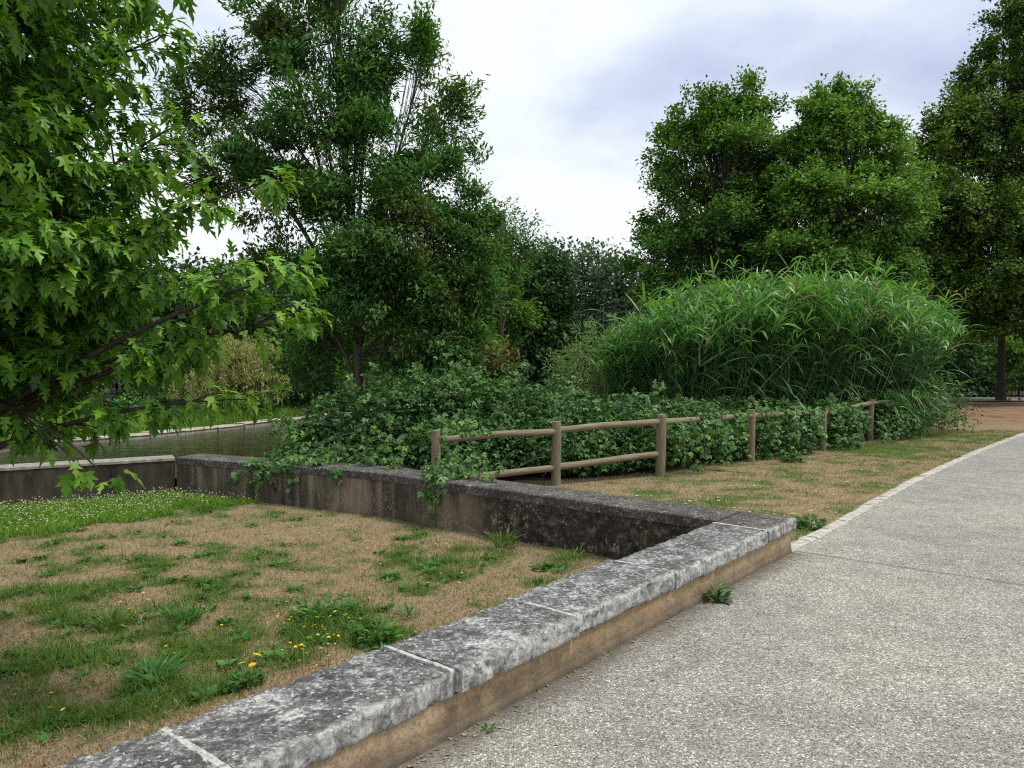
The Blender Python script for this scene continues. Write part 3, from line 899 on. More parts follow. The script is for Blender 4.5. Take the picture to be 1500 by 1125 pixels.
# the maple that hangs into the picture from the left ------------------------------------------------
def maple():
    g = np.random.default_rng(11)
    base = np.array([-4.15, 4.7, LAWN_Z - .03])
    root = empty('maple_tree', base, 'bright green maple with large lobed leaves leaning over the left of the lawn', 'tree')
    wood, crown = MB(), MB()
    top = np.array([-4.0, 4.9, 7.0])
    trunk = bez(base, np.array([-4.1, 4.7, 3]), top, 14)
    wood.tube(trunk, .13 * (1 - .8 * np.linspace(0, 1, 14)), 10)
    # in-frame branch tips measured on the photograph: (x, y, depth, number of side sprays, spread)
    tips = [(428, 400, 3.9, 14, .26), (383, 268, 4.0, 12, .22), (425, 462, 4.2, 11, .22), (360, 585, 4.0, 9, .15), (300, 490, 4.3, 12, .24), (255, 185, 4.3, 16, .26), (228, 60, 4.4, 16, .26), (190, 10, 4.9, 14, .3), (330, 400, 4.3, 12, .22), (300, 300, 4.5, 9, .18),
            (120, -20, 4.6, 15, .4), (60, 60, 4.0, 16, .36), (140, 130, 4.2, 18, .36), (170, 250, 4.4, 18, .32), (215, 330, 4.6, 16, .28), (90, 240, 4.0, 18, .36), (30, 180, 3.7, 16, .36), (40, 330, 3.7, 18, .36), (130, 338, 3.9, 18, .32),
            (200, 368, 4.2, 16, .28), (60, 375, 3.8, 16, .3), (150, 402, 4.2, 17, .26), (20, 402, 4.4, 15, .26), (230, 420, 4.6, 15, .2), (120, 428, 4.6, 14, .2), (190, 390, 4.9, 16, .26), (100, 383, 4.9, 16, .28), (60, 428, 5.0, 14, .2), (70, 350, 4.7, 18, .36), (160, 345, 4.7, 18, .32),
            (10, 250, 4.5, 17, .36), (110, 170, 4.7, 18, .36), (185, 120, 4.7, 15, .26), (60, 0, 4.3, 16, .36), (20, 40, 4.6, 15, .36), (40, 130, 5.2, 17, .42), (110, 290, 5.2, 18, .42), (60, 368, 5.3, 18, .38), (150, 383, 5.4, 17, .32), (20, 413, 5.2, 15, .26), (200, 250, 5.0, 15, .26), (-20, 345, 4.3, 16, .36), (-30, 435, 4.4, 12, .22), (20, 360, 5.6, 18, .36), (90, 345, 5.7, 18, .36), (170, 353, 5.6, 17, .3), (60, 405, 5.6, 18, .26), (140, 420, 5.3, 17, .2), (10, 420, 4.8, 16, .24), (80, 435, 4.6, 15, .16), (200, 435, 5.0, 14, .15), (30, 447, 5.2, 12, .14), (110, 330, 4.2, 18, .34),
            (150, 693, 3.9, 2, .07), (66, 648, 4.1, 3, .08), (108, 676, 3.95, 2, .07), (100, -170, 3.1, 18, .5), (-60, -220, 3.2, 18, .5), (240, -140, 3.7, 16, .42), (-160, -60, 3.2, 18, .5), (-190, 160, 3.1, 18, .5), (-230, 350, 3.2, 17, .45), (20, -120, 3.7, 18, .5), (140, -80, 4.2, 18, .45), (-120, 20, 3.6, 18, .5), (60, -260, 4.2, 18, .5), (-120, 100, 4.2, 16, .5), (-120, 300, 4.0, 16, .5), (-100, 390, 4.1, 16, .4), (-200, 0, 5, 16, .6), (-300, 250, 5.5, 16, .6), (-420, 100, 4.6, 14, .6), (-450, 350, 4.8, 14, .6), (20, 535, 5.4, 17, .2), (90, 540, 5.5, 17, .18), (150, 522, 5.5, 15, .16), (60, 562, 5.2, 11, .12), (-10, 552, 5.0, 13, .16), (205, 512, 5.4, 13, .14), (30, 580, 5.0, 7, .08), (120, 565, 5.3, 9, .1), (70, 500, 4.6, 15, .18), (150, 490, 4.7, 14, .16)]  # nearer off-frame sprays are added to shade the lower leaves and lawn
    P, Dr, Nr, S, Ti, Dn = [], [], [], [], [], []
    for (x, y, Y, ns, sp) in tips:
        e = at_d(x, y, Y)
        hz = np.clip(e[2] - 1.2 + g.uniform(-.4, .2), .9, 6.4)
        p0 = trunk[np.argmin(np.abs(trunk[:, 2] - hz))]
        if y > 640: p0 = at_d(-60, 560, 4.5)
        limb = bez(p0, (p0 * .4 + e * .6) + np.array([0, 0, .30 if y < 640 else .12]), e, 16)
        L = np.linalg.norm(e - p0)
        wood.tube(limb, np.linspace(.030 if y < 640 else .008, .004, 16), 6)
        ld = unit(e - p0)
        for s in range(ns):
            t = 1 - .62 * (s / ns) ** 1.0
            b = limb[min(15, int(t * 15))]
            side = unit(rnd3(1, g)[0] * np.array([1, 1, .45]) + ld * .7)
            ln = sp * g.uniform(.5, 1.3) * (1.2 if s else .4)
            tw = b + side * ln + np.array([0, 0, -.06 * ln])
            wood.tube(bez(b, (b + tw) / 2 + np.array([0, 0, .05]), tw, 5), np.linspace(.006, .002, 5), 4, cap=False)
            nl = g.integers(18, 29) if y < 630 else g.integers(5, 8)
            for q in range(nl):
                u = g.uniform(.15, 1.05)
                pp = b * (1 - u) + tw * u + rnd3(1, g)[0] * .03
                ds = unit(side * .8 + rnd3(1, g)[0] * .5 + np.array([0, 0, -.3]))
                pet = .05 * g.uniform(.5, 1.5)
                P.append(pp + ds * pet); Dr.append(unit(ds + np.array([0, 0, -.3]))); Nr.append(np.array([0, 0, 1.0]) + ds * .35 + rnd3(1, g)[0] * .24)
                S.append(g.uniform(.055, .108) * (1 if y < 630 else 1.2)); Ti.append(.48 + g.normal() * .2 + (.18 if s < 3 else 0))
    P, Dr, Nr, S, Ti = map(np.array, (P, Dr, Nr, S, Ti))
    fr = frames(Dr, Nr); half = g.random(len(P)) < .6
    crown.scatter(MAPLE, P[half], fr[half], S[half], np.clip(Ti[half], 0, 1))
    crown.scatter(MAPLE2, P[~half], fr[~half], S[~half], np.clip(Ti[~half], 0, 1))
    wood.build('trunk', M['bark_dark'], root, smooth=True)
    crown.build('crown', M['maple'], root)
maple()

# the fine leaved tree by the river -------------------------------------------------------------------
Y = 14.0
ash = [blob_px(*a) for a in ((480, 60, Y, 95, 90), (400, 40, Y, 50, 60), (545, 90, Y, 55, 75), (625, 120, Y, 50, 80), (650, 190, Y + .5, 45, 80), (330, 110, Y, 50, 55), (300, 170, Y + .4, 55, 55), (370, 190, Y - .6, 60, 60), (460, 190, Y - .8, 75, 75),
       (560, 220, Y - .5, 65, 70), (635, 270, Y, 55, 70), (330, 260, Y + .3, 70, 55), (410, 300, Y - .5, 80, 60), (500, 320, Y - .8, 75, 70), (590, 340, Y - .6, 75, 65), (665, 360, Y, 55, 60), (430, 400, Y - .3, 80, 60), (530, 430, Y - .7, 85, 60), (630, 430, Y - .3, 80, 60),
       (690, 440, Y + .3, 50, 60), (470, 490, Y, 70, 50), (580, 510, Y - .3, 80, 45), (660, 510, Y, 60, 45), (480, -60, Y, 90, 70), (700, 250, Y + .6, 22, 35), (690, 320, Y, 36, 55), (700, 400, Y, 45, 55), (560, 400, Y - .8, 80, 60), (640, 500, Y - .3, 80, 50), (520, 240, Y - .7, 60, 60), (600, 290, Y - .7, 55, 60), (520, 130, Y - .4, 55, 65), (265, 130, Y + .3, 18, 25), (440, 545, Y + .4, 45, 40))]
make_tree('ash_tree', 'tall open fine leaved tree with several rising stems beside the river', (at_d(528, 560, Y)[0], Y, -.05), ash, FINE, .115, 9000, 15, [M['ash'], M['ash_rust']], M['bark'], .095, 23,
          gap=.41, crad=.17, droop=.35, sub=10, twigs=.22, twig_r=.005, tint=(.56, .24), limb_r=.42, updir=.6, gapf=1.5, start=(.28, .62), trunk_top=at_d(490, 40, Y))

# trees behind, from left to right --------------------------------------------------------------------
Y = 24
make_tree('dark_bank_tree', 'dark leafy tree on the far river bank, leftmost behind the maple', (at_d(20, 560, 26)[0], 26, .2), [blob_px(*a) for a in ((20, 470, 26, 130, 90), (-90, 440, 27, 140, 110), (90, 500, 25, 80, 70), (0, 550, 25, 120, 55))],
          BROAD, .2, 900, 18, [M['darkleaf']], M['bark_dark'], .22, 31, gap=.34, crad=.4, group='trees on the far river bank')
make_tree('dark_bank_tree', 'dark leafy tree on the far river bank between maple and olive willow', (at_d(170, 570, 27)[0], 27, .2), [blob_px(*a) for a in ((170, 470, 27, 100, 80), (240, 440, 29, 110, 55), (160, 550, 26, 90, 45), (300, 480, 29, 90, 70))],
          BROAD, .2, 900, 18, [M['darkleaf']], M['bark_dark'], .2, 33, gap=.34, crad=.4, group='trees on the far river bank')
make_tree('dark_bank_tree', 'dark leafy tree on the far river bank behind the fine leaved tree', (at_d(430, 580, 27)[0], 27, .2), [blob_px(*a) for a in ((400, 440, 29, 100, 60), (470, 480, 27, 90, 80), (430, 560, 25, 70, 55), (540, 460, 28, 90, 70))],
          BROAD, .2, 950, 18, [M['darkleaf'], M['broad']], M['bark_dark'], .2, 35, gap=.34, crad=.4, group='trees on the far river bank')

def willow():
    g = np.random.default_rng(41)
    Y = 22.5
    c = at_d(338, 585, Y); base = np.array([c[0], Y, .1])
    root = empty('weeping_willow', base, 'olive brown weeping willow bush trailing thin branches by the quay', 'shrub')
    wood, crown = MB(), MB()
    P, Dv, T_ = [], [], []
    for k in range(210):
        a = g.uniform(0, 2 * math.pi); rr = g.random() ** .5 * 1.75
        top = base + np.array([math.cos(a) * rr * .65, math.sin(a) * rr * .6, g.uniform(1.2, 2.75) * (1 - .22 * rr / 1.75)])
        end = base + np.array([math.cos(a) * rr * 1.08, math.sin(a) * rr * 1.0, g.uniform(.1, 1.2)])
        s = bez(base + np.array([0, 0, .5]), np.array([*(base[:2] * .55 + top[:2] * .45), top[2] * 1.05]), top, 6)
        d = bez(top, np.array([end[0], end[1], top[2] + .2]), end, 12)
        if k % 2 == 0: wood.tube(s, np.linspace(.022, .006, 6), 4, cap=False)
        wood.tube(d, np.linspace(.006, .003, 12), 3, cap=False)
        for q in range(60):
            t = g.random(); i = int(t * 10)
            P.append(d[i] * (1 - (t * 10 - i)) + d[i + 1] * (t * 10 - i) + rnd3(1, g)[0] * .04); Dv.append(rnd3(1, g)[0] * .5 + np.array([0, 0, -.8])); T_.append(.5 + g.normal() * .22)
    P, Dv = np.array(P), np.array(Dv)
    crown.scatter(NARROW, P, frames(Dv, rnd3(len(P), g)), g.uniform(.1, .19, len(P)), np.clip(T_, 0, 1))
    wood.build('stems', M['bark_brown'], root); crown.build('crown', M['olive'], root)
willow()

make_tree('leafy_tree', 'mid green tree filling in behind the fine leaved tree on its right', (at_d(690, 580, 20)[0], 20, 0), [blob_px(*a) for a in ((650, 480, 20, 85, 80), (720, 460, 20.5, 55, 65), (690, 400, 21, 60, 55), (590, 520, 20, 80, 50), (700, 530, 19, 45, 40), (520, 530, 20, 60, 45))],
          FINE, .15, 1900, 18, [M['broad']], M['bark'], .14, 51, gap=.34, sub=9, crad=.2, tint=(.5, .22))
make_tree('slender_tree', 'thin open tree with reddish leaf tips beside the tall fine leaved tree', (at_d(735, 580, 19)[0], 19, 0), [blob_px(*a) for a in ((735, 330, 19, 32, 38), (775, 345, 19, 25, 22), (745, 375, 19, 45, 32), (715, 385, 19, 40, 40), (722, 345, 19, 22, 38))],
          FINE, .11, 420, 14, [M['ash'], M['ash_rust']], M['bark_brown'], .07, 53, gap=.38, crad=.2, twig_r=.006, tint=(.6, .2))
make_tree('round_tree', 'dense blackish green round tree in the gap left of the reeds', (at_d(785, 580, 30)[0], 30, 0), [blob_px(*a) for a in ((780, 430, 30, 58, 50), (790, 480, 29.5, 55, 60), (755, 500, 29.5, 50, 60), (790, 540, 29, 55, 40), (800, 400, 30, 30, 30), (735, 540, 30, 50, 45))],
          BROAD, .18, 1700, 16, [M['darkleaf']], M['bark_dark'], .2, 55, gap=.3, crad=.33, tint=(.5, .25))
far = ((830, 420, 62, 45, 62, 'distant bluish green tree just right of the round dark tree'), (880, 425, 66, 42, 60, 'distant bluish green tree in the middle of the far row'), (915, 440, 60, 40, 62, 'distant bluish green tree at the edge of the big right hand crown'),
       (770, 440, 70, 60, 70, 'distant bluish green tree mostly behind the round dark tree'))
for k, (x, y, Y, rx, ry, lab) in enumerate(far):
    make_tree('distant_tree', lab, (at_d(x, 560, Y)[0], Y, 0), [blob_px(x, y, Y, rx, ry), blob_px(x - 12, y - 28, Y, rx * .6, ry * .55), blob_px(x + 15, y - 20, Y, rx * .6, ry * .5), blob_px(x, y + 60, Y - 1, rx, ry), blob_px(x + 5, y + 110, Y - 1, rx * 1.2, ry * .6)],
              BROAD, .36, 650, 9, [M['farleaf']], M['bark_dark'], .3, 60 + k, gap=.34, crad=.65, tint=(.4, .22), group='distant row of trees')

Y = 29
make_tree('broad_tree', 'broad green tree left of the pair rising above the reeds', (at_d(1050, 580, Y)[0], Y, 0), [blob_px(*a) for a in ((1060, 270, Y, 85, 90), (1070, 190, Y, 55, 55), (1010, 230, Y + .5, 55, 60), (975, 310, Y, 45, 60), (1110, 215, Y, 48, 70), (1120, 300, Y - .8, 60, 70), (1040, 340, Y - 1, 90, 60), (970, 390, Y - .6, 45, 50),
          (1110, 390, Y - 1, 80, 60), (950, 370, Y, 22, 40), (1100, 150, Y, 28, 35), (1040, 165, Y, 25, 30), (1000, 420, Y - 1, 60, 50), (965, 240, Y, 20, 30), (1140, 275, Y, 45, 60), (1150, 320, Y, 45, 60), (1000, 185, Y, 22, 38), (1095, 140, Y, 16, 30), (1030, 150, Y, 15, 28), (1060, 460, Y - 1, 90, 60))],
          BROAD, .135, 5200, 18, [M['broad']], M['bark'], .2, 71, gap=.34, sub=11, crad=.25, tint=(.42, .22), gapf=.8, updir=.5)
Y = 27.5
make_tree('broad_tree', 'yellower broad green tree right of the pair rising above the reeds', (at_d(1240, 580, Y)[0], Y, 0), [blob_px(*a) for a in ((1220, 210, Y, 55, 65), (1200, 160, Y, 28, 30), (1245, 170, Y, 40, 35), (1180, 230, Y, 35, 50), (1275, 230, Y, 45, 50), (1230, 300, Y - 1, 80, 50), (1310, 270, Y + .3, 45, 50), (1180, 310, Y - 1.2, 45, 45), (1290, 330, Y - 1, 75, 45), (1200, 390, Y - 1, 80, 50),
          (1300, 400, Y - 1, 70, 50), (1322, 215, Y, 14, 24), (1295, 200, Y, 18, 24), (1200, 150, Y, 15, 26), (1245, 150, Y, 14, 26), (1275, 180, Y, 16, 28), (1250, 450, Y - 1, 100, 60), (1330, 300, Y, 40, 50))],
          BROAD, .135, 4900, 18, [M['broad']], M['bark'], .2, 73, gap=.34, sub=11, crad=.25, tint=(.58, .22), gapf=.8, updir=.4)
Y = 27
make_tree('lime_tree', 'huge dark lime tree reaching past the top right corner', (at_d(1466, 586, 33)[0], 33, 0), [blob_px(*a) for a in ((1495, 60, 33, 52, 70), (1450, 125, 33, 40, 50), (1530, 0, 33, 55, 60), (1345, 250, 31.5, 30, 40), (1335, 340, 30.5, 45, 50), (1340, 400, 30, 50, 50), (1450, 190, 32, 70, 60), (1400, 210, 32, 45, 55), (1390, 270, 31, 48, 55), (1460, 270, 31, 75, 60), (1530, 150, 32, 80, 90), (1540, 280, 31, 80, 80),
          (1410, 340, 31, 65, 50), (1490, 360, 30.5, 70, 50), (1360, 340, 31, 35, 45), (1420, 410, 30.5, 70, 45), (1500, 430, 31, 70, 45), (1370, 400, 31, 45, 45), (1560, 400, 31, 80, 70), (1600, 200, 33, 90, 120), (1560, 20, 33, 80, 100), (1430, 455, 31, 50, 22), (1370, 450, 31, 50, 30), (1490, 470, 31.5, 50, 18), (1345, 420, 32, 45, 60), (1390, 480, 31.5, 45, 18), (1350, 470, 30.5, 45, 25), (1430, 485, 31, 50, 14), (1480, 478, 30, 50, 16), (1540, 480, 30.5, 50, 18), (1480, 420, 29.5, 60, 40), (1400, 440, 29.5, 60, 35), (1450, 330, 29.5, 60, 50), (1400, 300, 30, 50, 45), (1360, 210, 32, 25, 35), (1422, 125, 33, 28, 42), (1395, 180, 32.5, 30, 40), (1350, 280, 32.5, 30, 50))],
          BROAD, .15, 10500, 17, [M['lime']], M['bark_dark'], .17, 81, gap=.31, sub=12, crad=.27, tint=(.4, .24), gapf=.7, updir=.1, droop=.45, start=(.25, .8), trunk_top=at_d(1470, 60, 33))
for k, (x, Yk, lab) in enumerate(((1060, 40, 'dark backing tree glimpsed below the left broad crown'), (1210, 41, 'dark backing tree glimpsed between the two broad crowns'), (1330, 39, 'dark backing tree filling between broad crown and huge lime'))):
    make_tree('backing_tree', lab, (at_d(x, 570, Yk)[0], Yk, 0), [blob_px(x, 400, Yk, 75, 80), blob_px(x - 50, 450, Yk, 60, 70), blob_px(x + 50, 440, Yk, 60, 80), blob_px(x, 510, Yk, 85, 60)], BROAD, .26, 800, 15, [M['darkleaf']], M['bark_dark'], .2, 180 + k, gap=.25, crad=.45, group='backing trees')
# undergrowth at the back right
make_tree('understorey_shrub', 'mottled mid green shrub under the huge lime tree, left of its trunk', (at_d(1425, 583, 40)[0], 40, 0), [blob_px(*a) for a in ((1425, 520, 40, 50, 30), (1400, 550, 40, 50, 28), (1450, 555, 40, 40, 25))],
          BROAD, .22, 350, 10, [M['broad']], M['bark_dark'], .1, 83, gap=.3, crad=.35, tint=(.35, .25), cat='shrub')
make_tree('understorey_shrub', 'bright green low shrub under the huge lime tree, right of its trunk', (at_d(1492, 583, 38)[0], 38, 0), [blob_px(*a) for a in ((1495, 520, 38, 30, 16), (1510, 505, 38, 35, 18), (1540, 515, 38, 40, 20))],
          BROAD, .22, 220, 10, [M['lush']], M['bark_dark'], .06, 85, gap=.2, crad=.3, tint=(.3, .2), cat='shrub')
make_tree('understorey_shrub', 'low blackish bush added to darken the shade beside the trunk of the huge lime', (at_d(1415, 583, 36.5)[0], 37.5, 0), [blob_px(1410, 565, 37.5, 40, 18), blob_px(1380, 555, 37.5, 40, 25), blob_px(1440, 568, 37.5, 26, 14)],
          BROAD, .2, 420, 14, [M['darkleaf']], M['bark_dark'], .06, 89, gap=.15, crad=.3, tint=(.25, .2), cat='shrub')  # bush added to give the dark tone of the shade below the lime
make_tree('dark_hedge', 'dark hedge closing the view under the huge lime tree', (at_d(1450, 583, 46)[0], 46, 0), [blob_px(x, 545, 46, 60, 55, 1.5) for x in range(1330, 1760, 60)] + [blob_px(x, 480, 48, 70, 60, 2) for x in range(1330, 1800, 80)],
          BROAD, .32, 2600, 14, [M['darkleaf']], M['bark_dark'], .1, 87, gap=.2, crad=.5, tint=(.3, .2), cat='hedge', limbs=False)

def far_wood():
    g = np.random.default_rng(91)
    mb = MB()
    n = 5200
    a = g.uniform(-.78, .80, n); d = g.uniform(74, 95, n)
    top = 8.5 + 2.5 * (noise3(np.stack([a * 14, a * 0, a * 0], 1), 1, 3) - .5)
    pos = np.stack([np.sin(a) * d, np.cos(a) * d, g.random(n) ** .8 * top], 1)
    pos = np.repeat(pos, 8, 0) + g.normal(size=(n * 8, 3)) * .6
    fr = frames(rnd3(len(pos), g) + np.array([0, 0, -.4]), rnd3(len(pos), g) * .6 + np.array([0, -.4, .8]))
    mb.scatter(BROAD, pos, fr, g.uniform(.5, .95, len(pos)), np.clip(.35 + g.normal(size=len(pos)) * .2, 0, 1))
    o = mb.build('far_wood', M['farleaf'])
    tag(o, 'dark far off wood closing the horizon behind all the trees', 'wood', kind='stuff')
far_wood()

# ------------------------------------------------------------------ grey willow shrub, sapling
make_tree('willow_shrub', 'pale grey green rounded willow shrub at the left foot of the reeds', (at_d(880, 600, 17.5)[0], 17.5, 0), [blob_px(*a) for a in ((880, 530, 17.5, 62, 52), (850, 560, 17.3, 45, 45), (920, 560, 17.3, 50, 45), (900, 595, 17, 75, 30))],
          NARROW, .11, 700, 14, [M['willow']], M['bark_brown'], .03, 101, gap=.28, crad=.16, twig_r=.005, tint=(.5, .22), cat='shrub', limb_r=.6, droop=.1)
make_tree('sapling', 'small reddish olive sapling poking above the brambles', (at_d(722, 600, 13)[0], 13, 0), [blob_px(*a) for a in ((722, 535, 13, 22, 22), (740, 515, 13, 12, 14), (705, 550, 13, 22, 16), (752, 540, 13, 10, 8))],
          LEAFLET, .085, 110, 9, [M['saplingleaf']], M['bark_brown'], .015, 103, gap=.2, crad=.08, twig_r=.003, tint=(.5, .22), cat='sapling', limb_r=.5)

# ------------------------------------------------------------------ brambles
def brambles():
    g = np.random.default_rng(111)
    root = empty('bramble_thicket', (*at_d(700, 690, 11.8)[:2], 0), 'sprawling dark green bramble thicket smothering the fence and far wall', 'brambles')
    B = [(425, 680, 10.9, 34, 15, .3), (462, 657, 11.1, 50, 34, .5), (505, 635, 11.4, 75, 55, .75), (580, 622, 11.6, 85, 62, .85), (660, 612, 11.9, 85, 58, .85), (740, 620, 12.0, 85, 52, .8), (820, 628, 12.4, 85, 52, .85), (900, 628, 12.9, 85, 46, .85), (980, 626, 13.6, 85, 40, .85), (1055, 632, 14.2, 75, 42, .8),
         (1130, 628, 14.9, 65, 38, .75), (1200, 624, 15.8, 60, 36, .75), (1265, 615, 17, 60, 40, .8), (1330, 600, 18, 60, 45, .9), (1385, 600, 19, 35, 45, .9), (610, 585, 12.8, 75, 38, .8), (700, 585, 13.2, 75, 36, .8), (800, 597, 13.8, 80, 32, .8), (650, 578, 12.4, 80, 36, .8), (720, 575, 13.0, 60, 34, .7), (560, 670, 10.7, 60, 22, .35), (640, 672, 10.8, 50, 25, .35)]
    Bf = [(1050, 652, 13.15, 60, 26, .5), (1110, 648, 13.8, 50, 26, .5), (1160, 643, 14.4, 50, 26, .5), (1215, 637, 15.2, 45, 26, .55), (1265, 630, 16.3, 40, 26, .6), (1310, 625, 17, 40, 28, .6), (990, 650, 12.6, 35, 26, .45), (655, 662, 10.75, 50, 40, .5), (720, 658, 11.05, 55, 42, .5), (790, 655, 11.35, 60, 42, .5), (860, 655, 11.75, 60, 42, .5), (930, 650, 12.15, 60, 42, .5), (690, 680, 10.7, 40, 25, .3), (840, 675, 11.4, 60, 26, .35), (920, 672, 11.9, 50, 26, .35)]
    leaves, canes = MB(), MB()
    P, N_ = [], []
    for (x, y, Y, rx, ry, rz) in B + Bf:
        c, r = blob_px(x, y, Y, rx, ry, rz)
        n = int(760 * (rx / 70) * (ry / 40) ** .6)
        u = unit(rnd3(n, g))
        u[:, 2] = np.where(u[:, 2] < -.55, -u[:, 2], u[:, 2])
        bump = .62 + .80 * fbm(c + u * r, 2.0, 17, 3)[:, None]
        p = c + u * r * bump * (1 - .14 * g.random((n, 1)) ** 2)
        P.append(p); N_.append(u)
        n2 = n // 2
        u = unit(rnd3(n2, g)); P.append(c + u * r * g.uniform(.3, .85, (n2, 1))); N_.append(u)
        for k in range(int(5 * rx / 60)):
            a = c + unit(rnd3(1, g)[0]) * r * .9; a[2] = max(.05, c[2] - r[2] * .9)
            b = c + unit(rnd3(1, g)[0] + np.array([0, 0, .6])) * r * 1.05
            e = b + np.array([g.uniform(-.5, .5), g.uniform(-.5, .2), -.25])
            canes.tube(bez(a, b + np.array([0, 0, .15]), e, 9), np.linspace(.006, .003, 9), 4, cap=False, tint=.4)
    P, N_ = np.concatenate(P), np.concatenate(N_)
    ok = P[:, 2] > .04
    # keep the open timber bays clear: nothing in front of the first two bays
    d01 = (P[:, :2] - FP[0][:2]) @ np.array([-(FP[2] - FP[0])[1], (FP[2] - FP[0])[0]]) / np.linalg.norm((FP[2] - FP[0])[:2])
    bay = (P[:, 0] > -.8) & (P[:, 0] < 2.2) & (d01 < .07)
    stray = g.random(len(P)) < .10
    ok &= ~bay | stray
    for t in FP[2:]:      # the right hand posts stand clear of the leaves
        v2 = unit(t[:2]); lat = P[:, 0] * v2[1] - P[:, 1] * v2[0]; dp = P[:, :2] @ v2 - np.linalg.norm(t[:2])
        ok &= ~((np.abs(lat) < .15) & (dp < .05))
    P, N_ = P[ok], N_[ok]
    n = len(P)
    dirv = unit(N_ * .7 + rnd3(n, g) * .6 + np.array([0, 0, -.35])); nr = unit(N_ * .6 + np.array([0, 0, .9]) + rnd3(n, g) * .35)
    ti = np.clip(.40 + g.normal(size=n) * .22 + (fbm(P, 1.8, 5, 3) - .5) * 1.3, 0, 1)
    leaves.scatter(TRIFOLIATE, P, frames(dirv, nr), g.uniform(.065, .13, n), ti)
    # runners over the rails and down the wall
    def runner(pts, nl, sz, rad=.004, off=(0, -.03, 0)):
        pts = np.array(pts) + np.array(off)
        sp = np.concatenate([bez(pts[k], (pts[k] + pts[k + 1]) / 2 + rnd3(1, g)[0] * .03, pts[k + 1], 5) for k in range(len(pts) - 1)])
        canes.tube(sp, rad, 4, cap=False, tint=.3)
        i = g.integers(0, len(sp), nl); p = sp[i] + rnd3(nl, g) * .025 + np.array([0, -.01, 0])
        dv = rnd3(nl, g) * .6 + np.array([0, -.35, -.45]); nn = rnd3(nl, g) * .35 + np.array([.1, -.7, .65])
        leaves.scatter(TRIFOLIATE, p, frames(dv, nn), g.uniform(.6, 1.1, nl) * sz, np.clip(.62 + g.normal(size=nl) * .18, 0, 1))
    for k in range(150):
        x, y, Y, rx, ry, rz = (B + Bf)[int(g.integers(0, len(B) + len(Bf)))]
        c, r = blob_px(x, y, Y, rx, ry, rz)
        u = unit(rnd3(1, g)[0] * np.array([1, 1, .5]) + np.array([0, -.2, .75])); a = c + u * r * .8
        if a[1] < np.interp(a[0], [q[0] for q in FP], [q[1] for q in FP]) + .25: continue
        h = g.uniform(.2, .5); o2 = np.array([g.normal() * .35, g.normal() * .25, 0])
        runner([a, a + o2 * .4 + np.array([0, 0, h]), a + o2 + np.array([0, 0, h * g.uniform(.5, 1.0)])], int(g.integers(12, 26)), g.uniform(.09, .14), .003, (0, 0, 0))
    # hanging from the cap onto the face of the far wall
    def onwall(px, z):     # point on the lawn-side face below this photo column
        r = ray(px, 700)[:2]
        for a, b in ((I0, B0), (B0, L0)):
            e = b - a; mtx = np.array([[r[0], -e[0]], [r[1], -e[1]]]); t, u = np.linalg.solve(mtx, a)
            if 0 <= u <= 1.0: return np.array([r[0] * t, r[1] * t, z])
        return np.array([*a, z])
    def back_of(p, k): return p + np.array([D[0] * k, D[1] * k, 0])
    for px, top, low, nl in ((636, .34, -.22, 34), (630, .34, -.02, 20), (622, .34, .12, 16), (648, .34, .1, 16), (402, .34, -.05, 14), (425, .34, -.15, 16), (490, .34, .08, 8), (380, .34, .02, 12)):
        w = onwall(px, top)
        runner([back_of(w, .55) + np.array([0, 0, .15]), back_of(w, .25) + np.array([0, 0, .05]), w + np.array([0, 0, .03]), onwall(px + 3, (top + low) / 2 + .03), onwall(px + 2, low)], nl, .13)
    for (a, b, nl) in ((405, 342, 46), (430, 365, 36), (450, 390, 34)):
        w0, w1 = onwall(a, .40), onwall(b, .02)
        runner([back_of(w0, .5) + np.array([0, 0, .12]), back_of(w0, .12), onwall((a + b) / 2, .32), w1], nl, .14)
    # over the cap at the left end of the fence
    for k in range(26):
        px = g.uniform(430, 690); w = onwall(px, ZC + .03)
        runner([back_of(w, .62) + np.array([0, 0, .22]), back_of(w, .4) + np.array([g.uniform(-.1, .1), 0, .06]), back_of(w, g.uniform(.12, .4))], 9, .12)
    # leaves tangled over the rails
    for k, t0, t1, nl in ((0, .02, .45, 40), (2, .35, .93, 60), (3, .05, .95, 150), (4, .05, .55, 80)):
        a, b = FP[k] - np.array([0, 0, .09]), FP[k + 1] - np.array([0, 0, .08])
        pts = [a + (b - a) * t + np.array([0, 0, .04]) for t in np.linspace(t0, t1, 6)]
        runner(pts, nl, .14, off=(0, 0, 0))
    for k in range(46):   # strands hanging in front of the right bays
        kk = int(g.choice([2, 3, 3, 4])); t = g.uniform(.14, .86); a = FP[kk] + (FP[kk + 1] - FP[kk]) * t
        a = a - np.array([0, 0, .1]); e = a + np.array([g.uniform(-.25, .25), -g.uniform(.05, .35), -g.uniform(.3, .7)])
        runner([a, (a + e) / 2 + np.array([0, -.1, .1]), e], 14, .14)
    leaves.build('bramble_leaves', M['bramble'], root); canes.build('bramble_canes', M['reedstem'], root)
brambles()

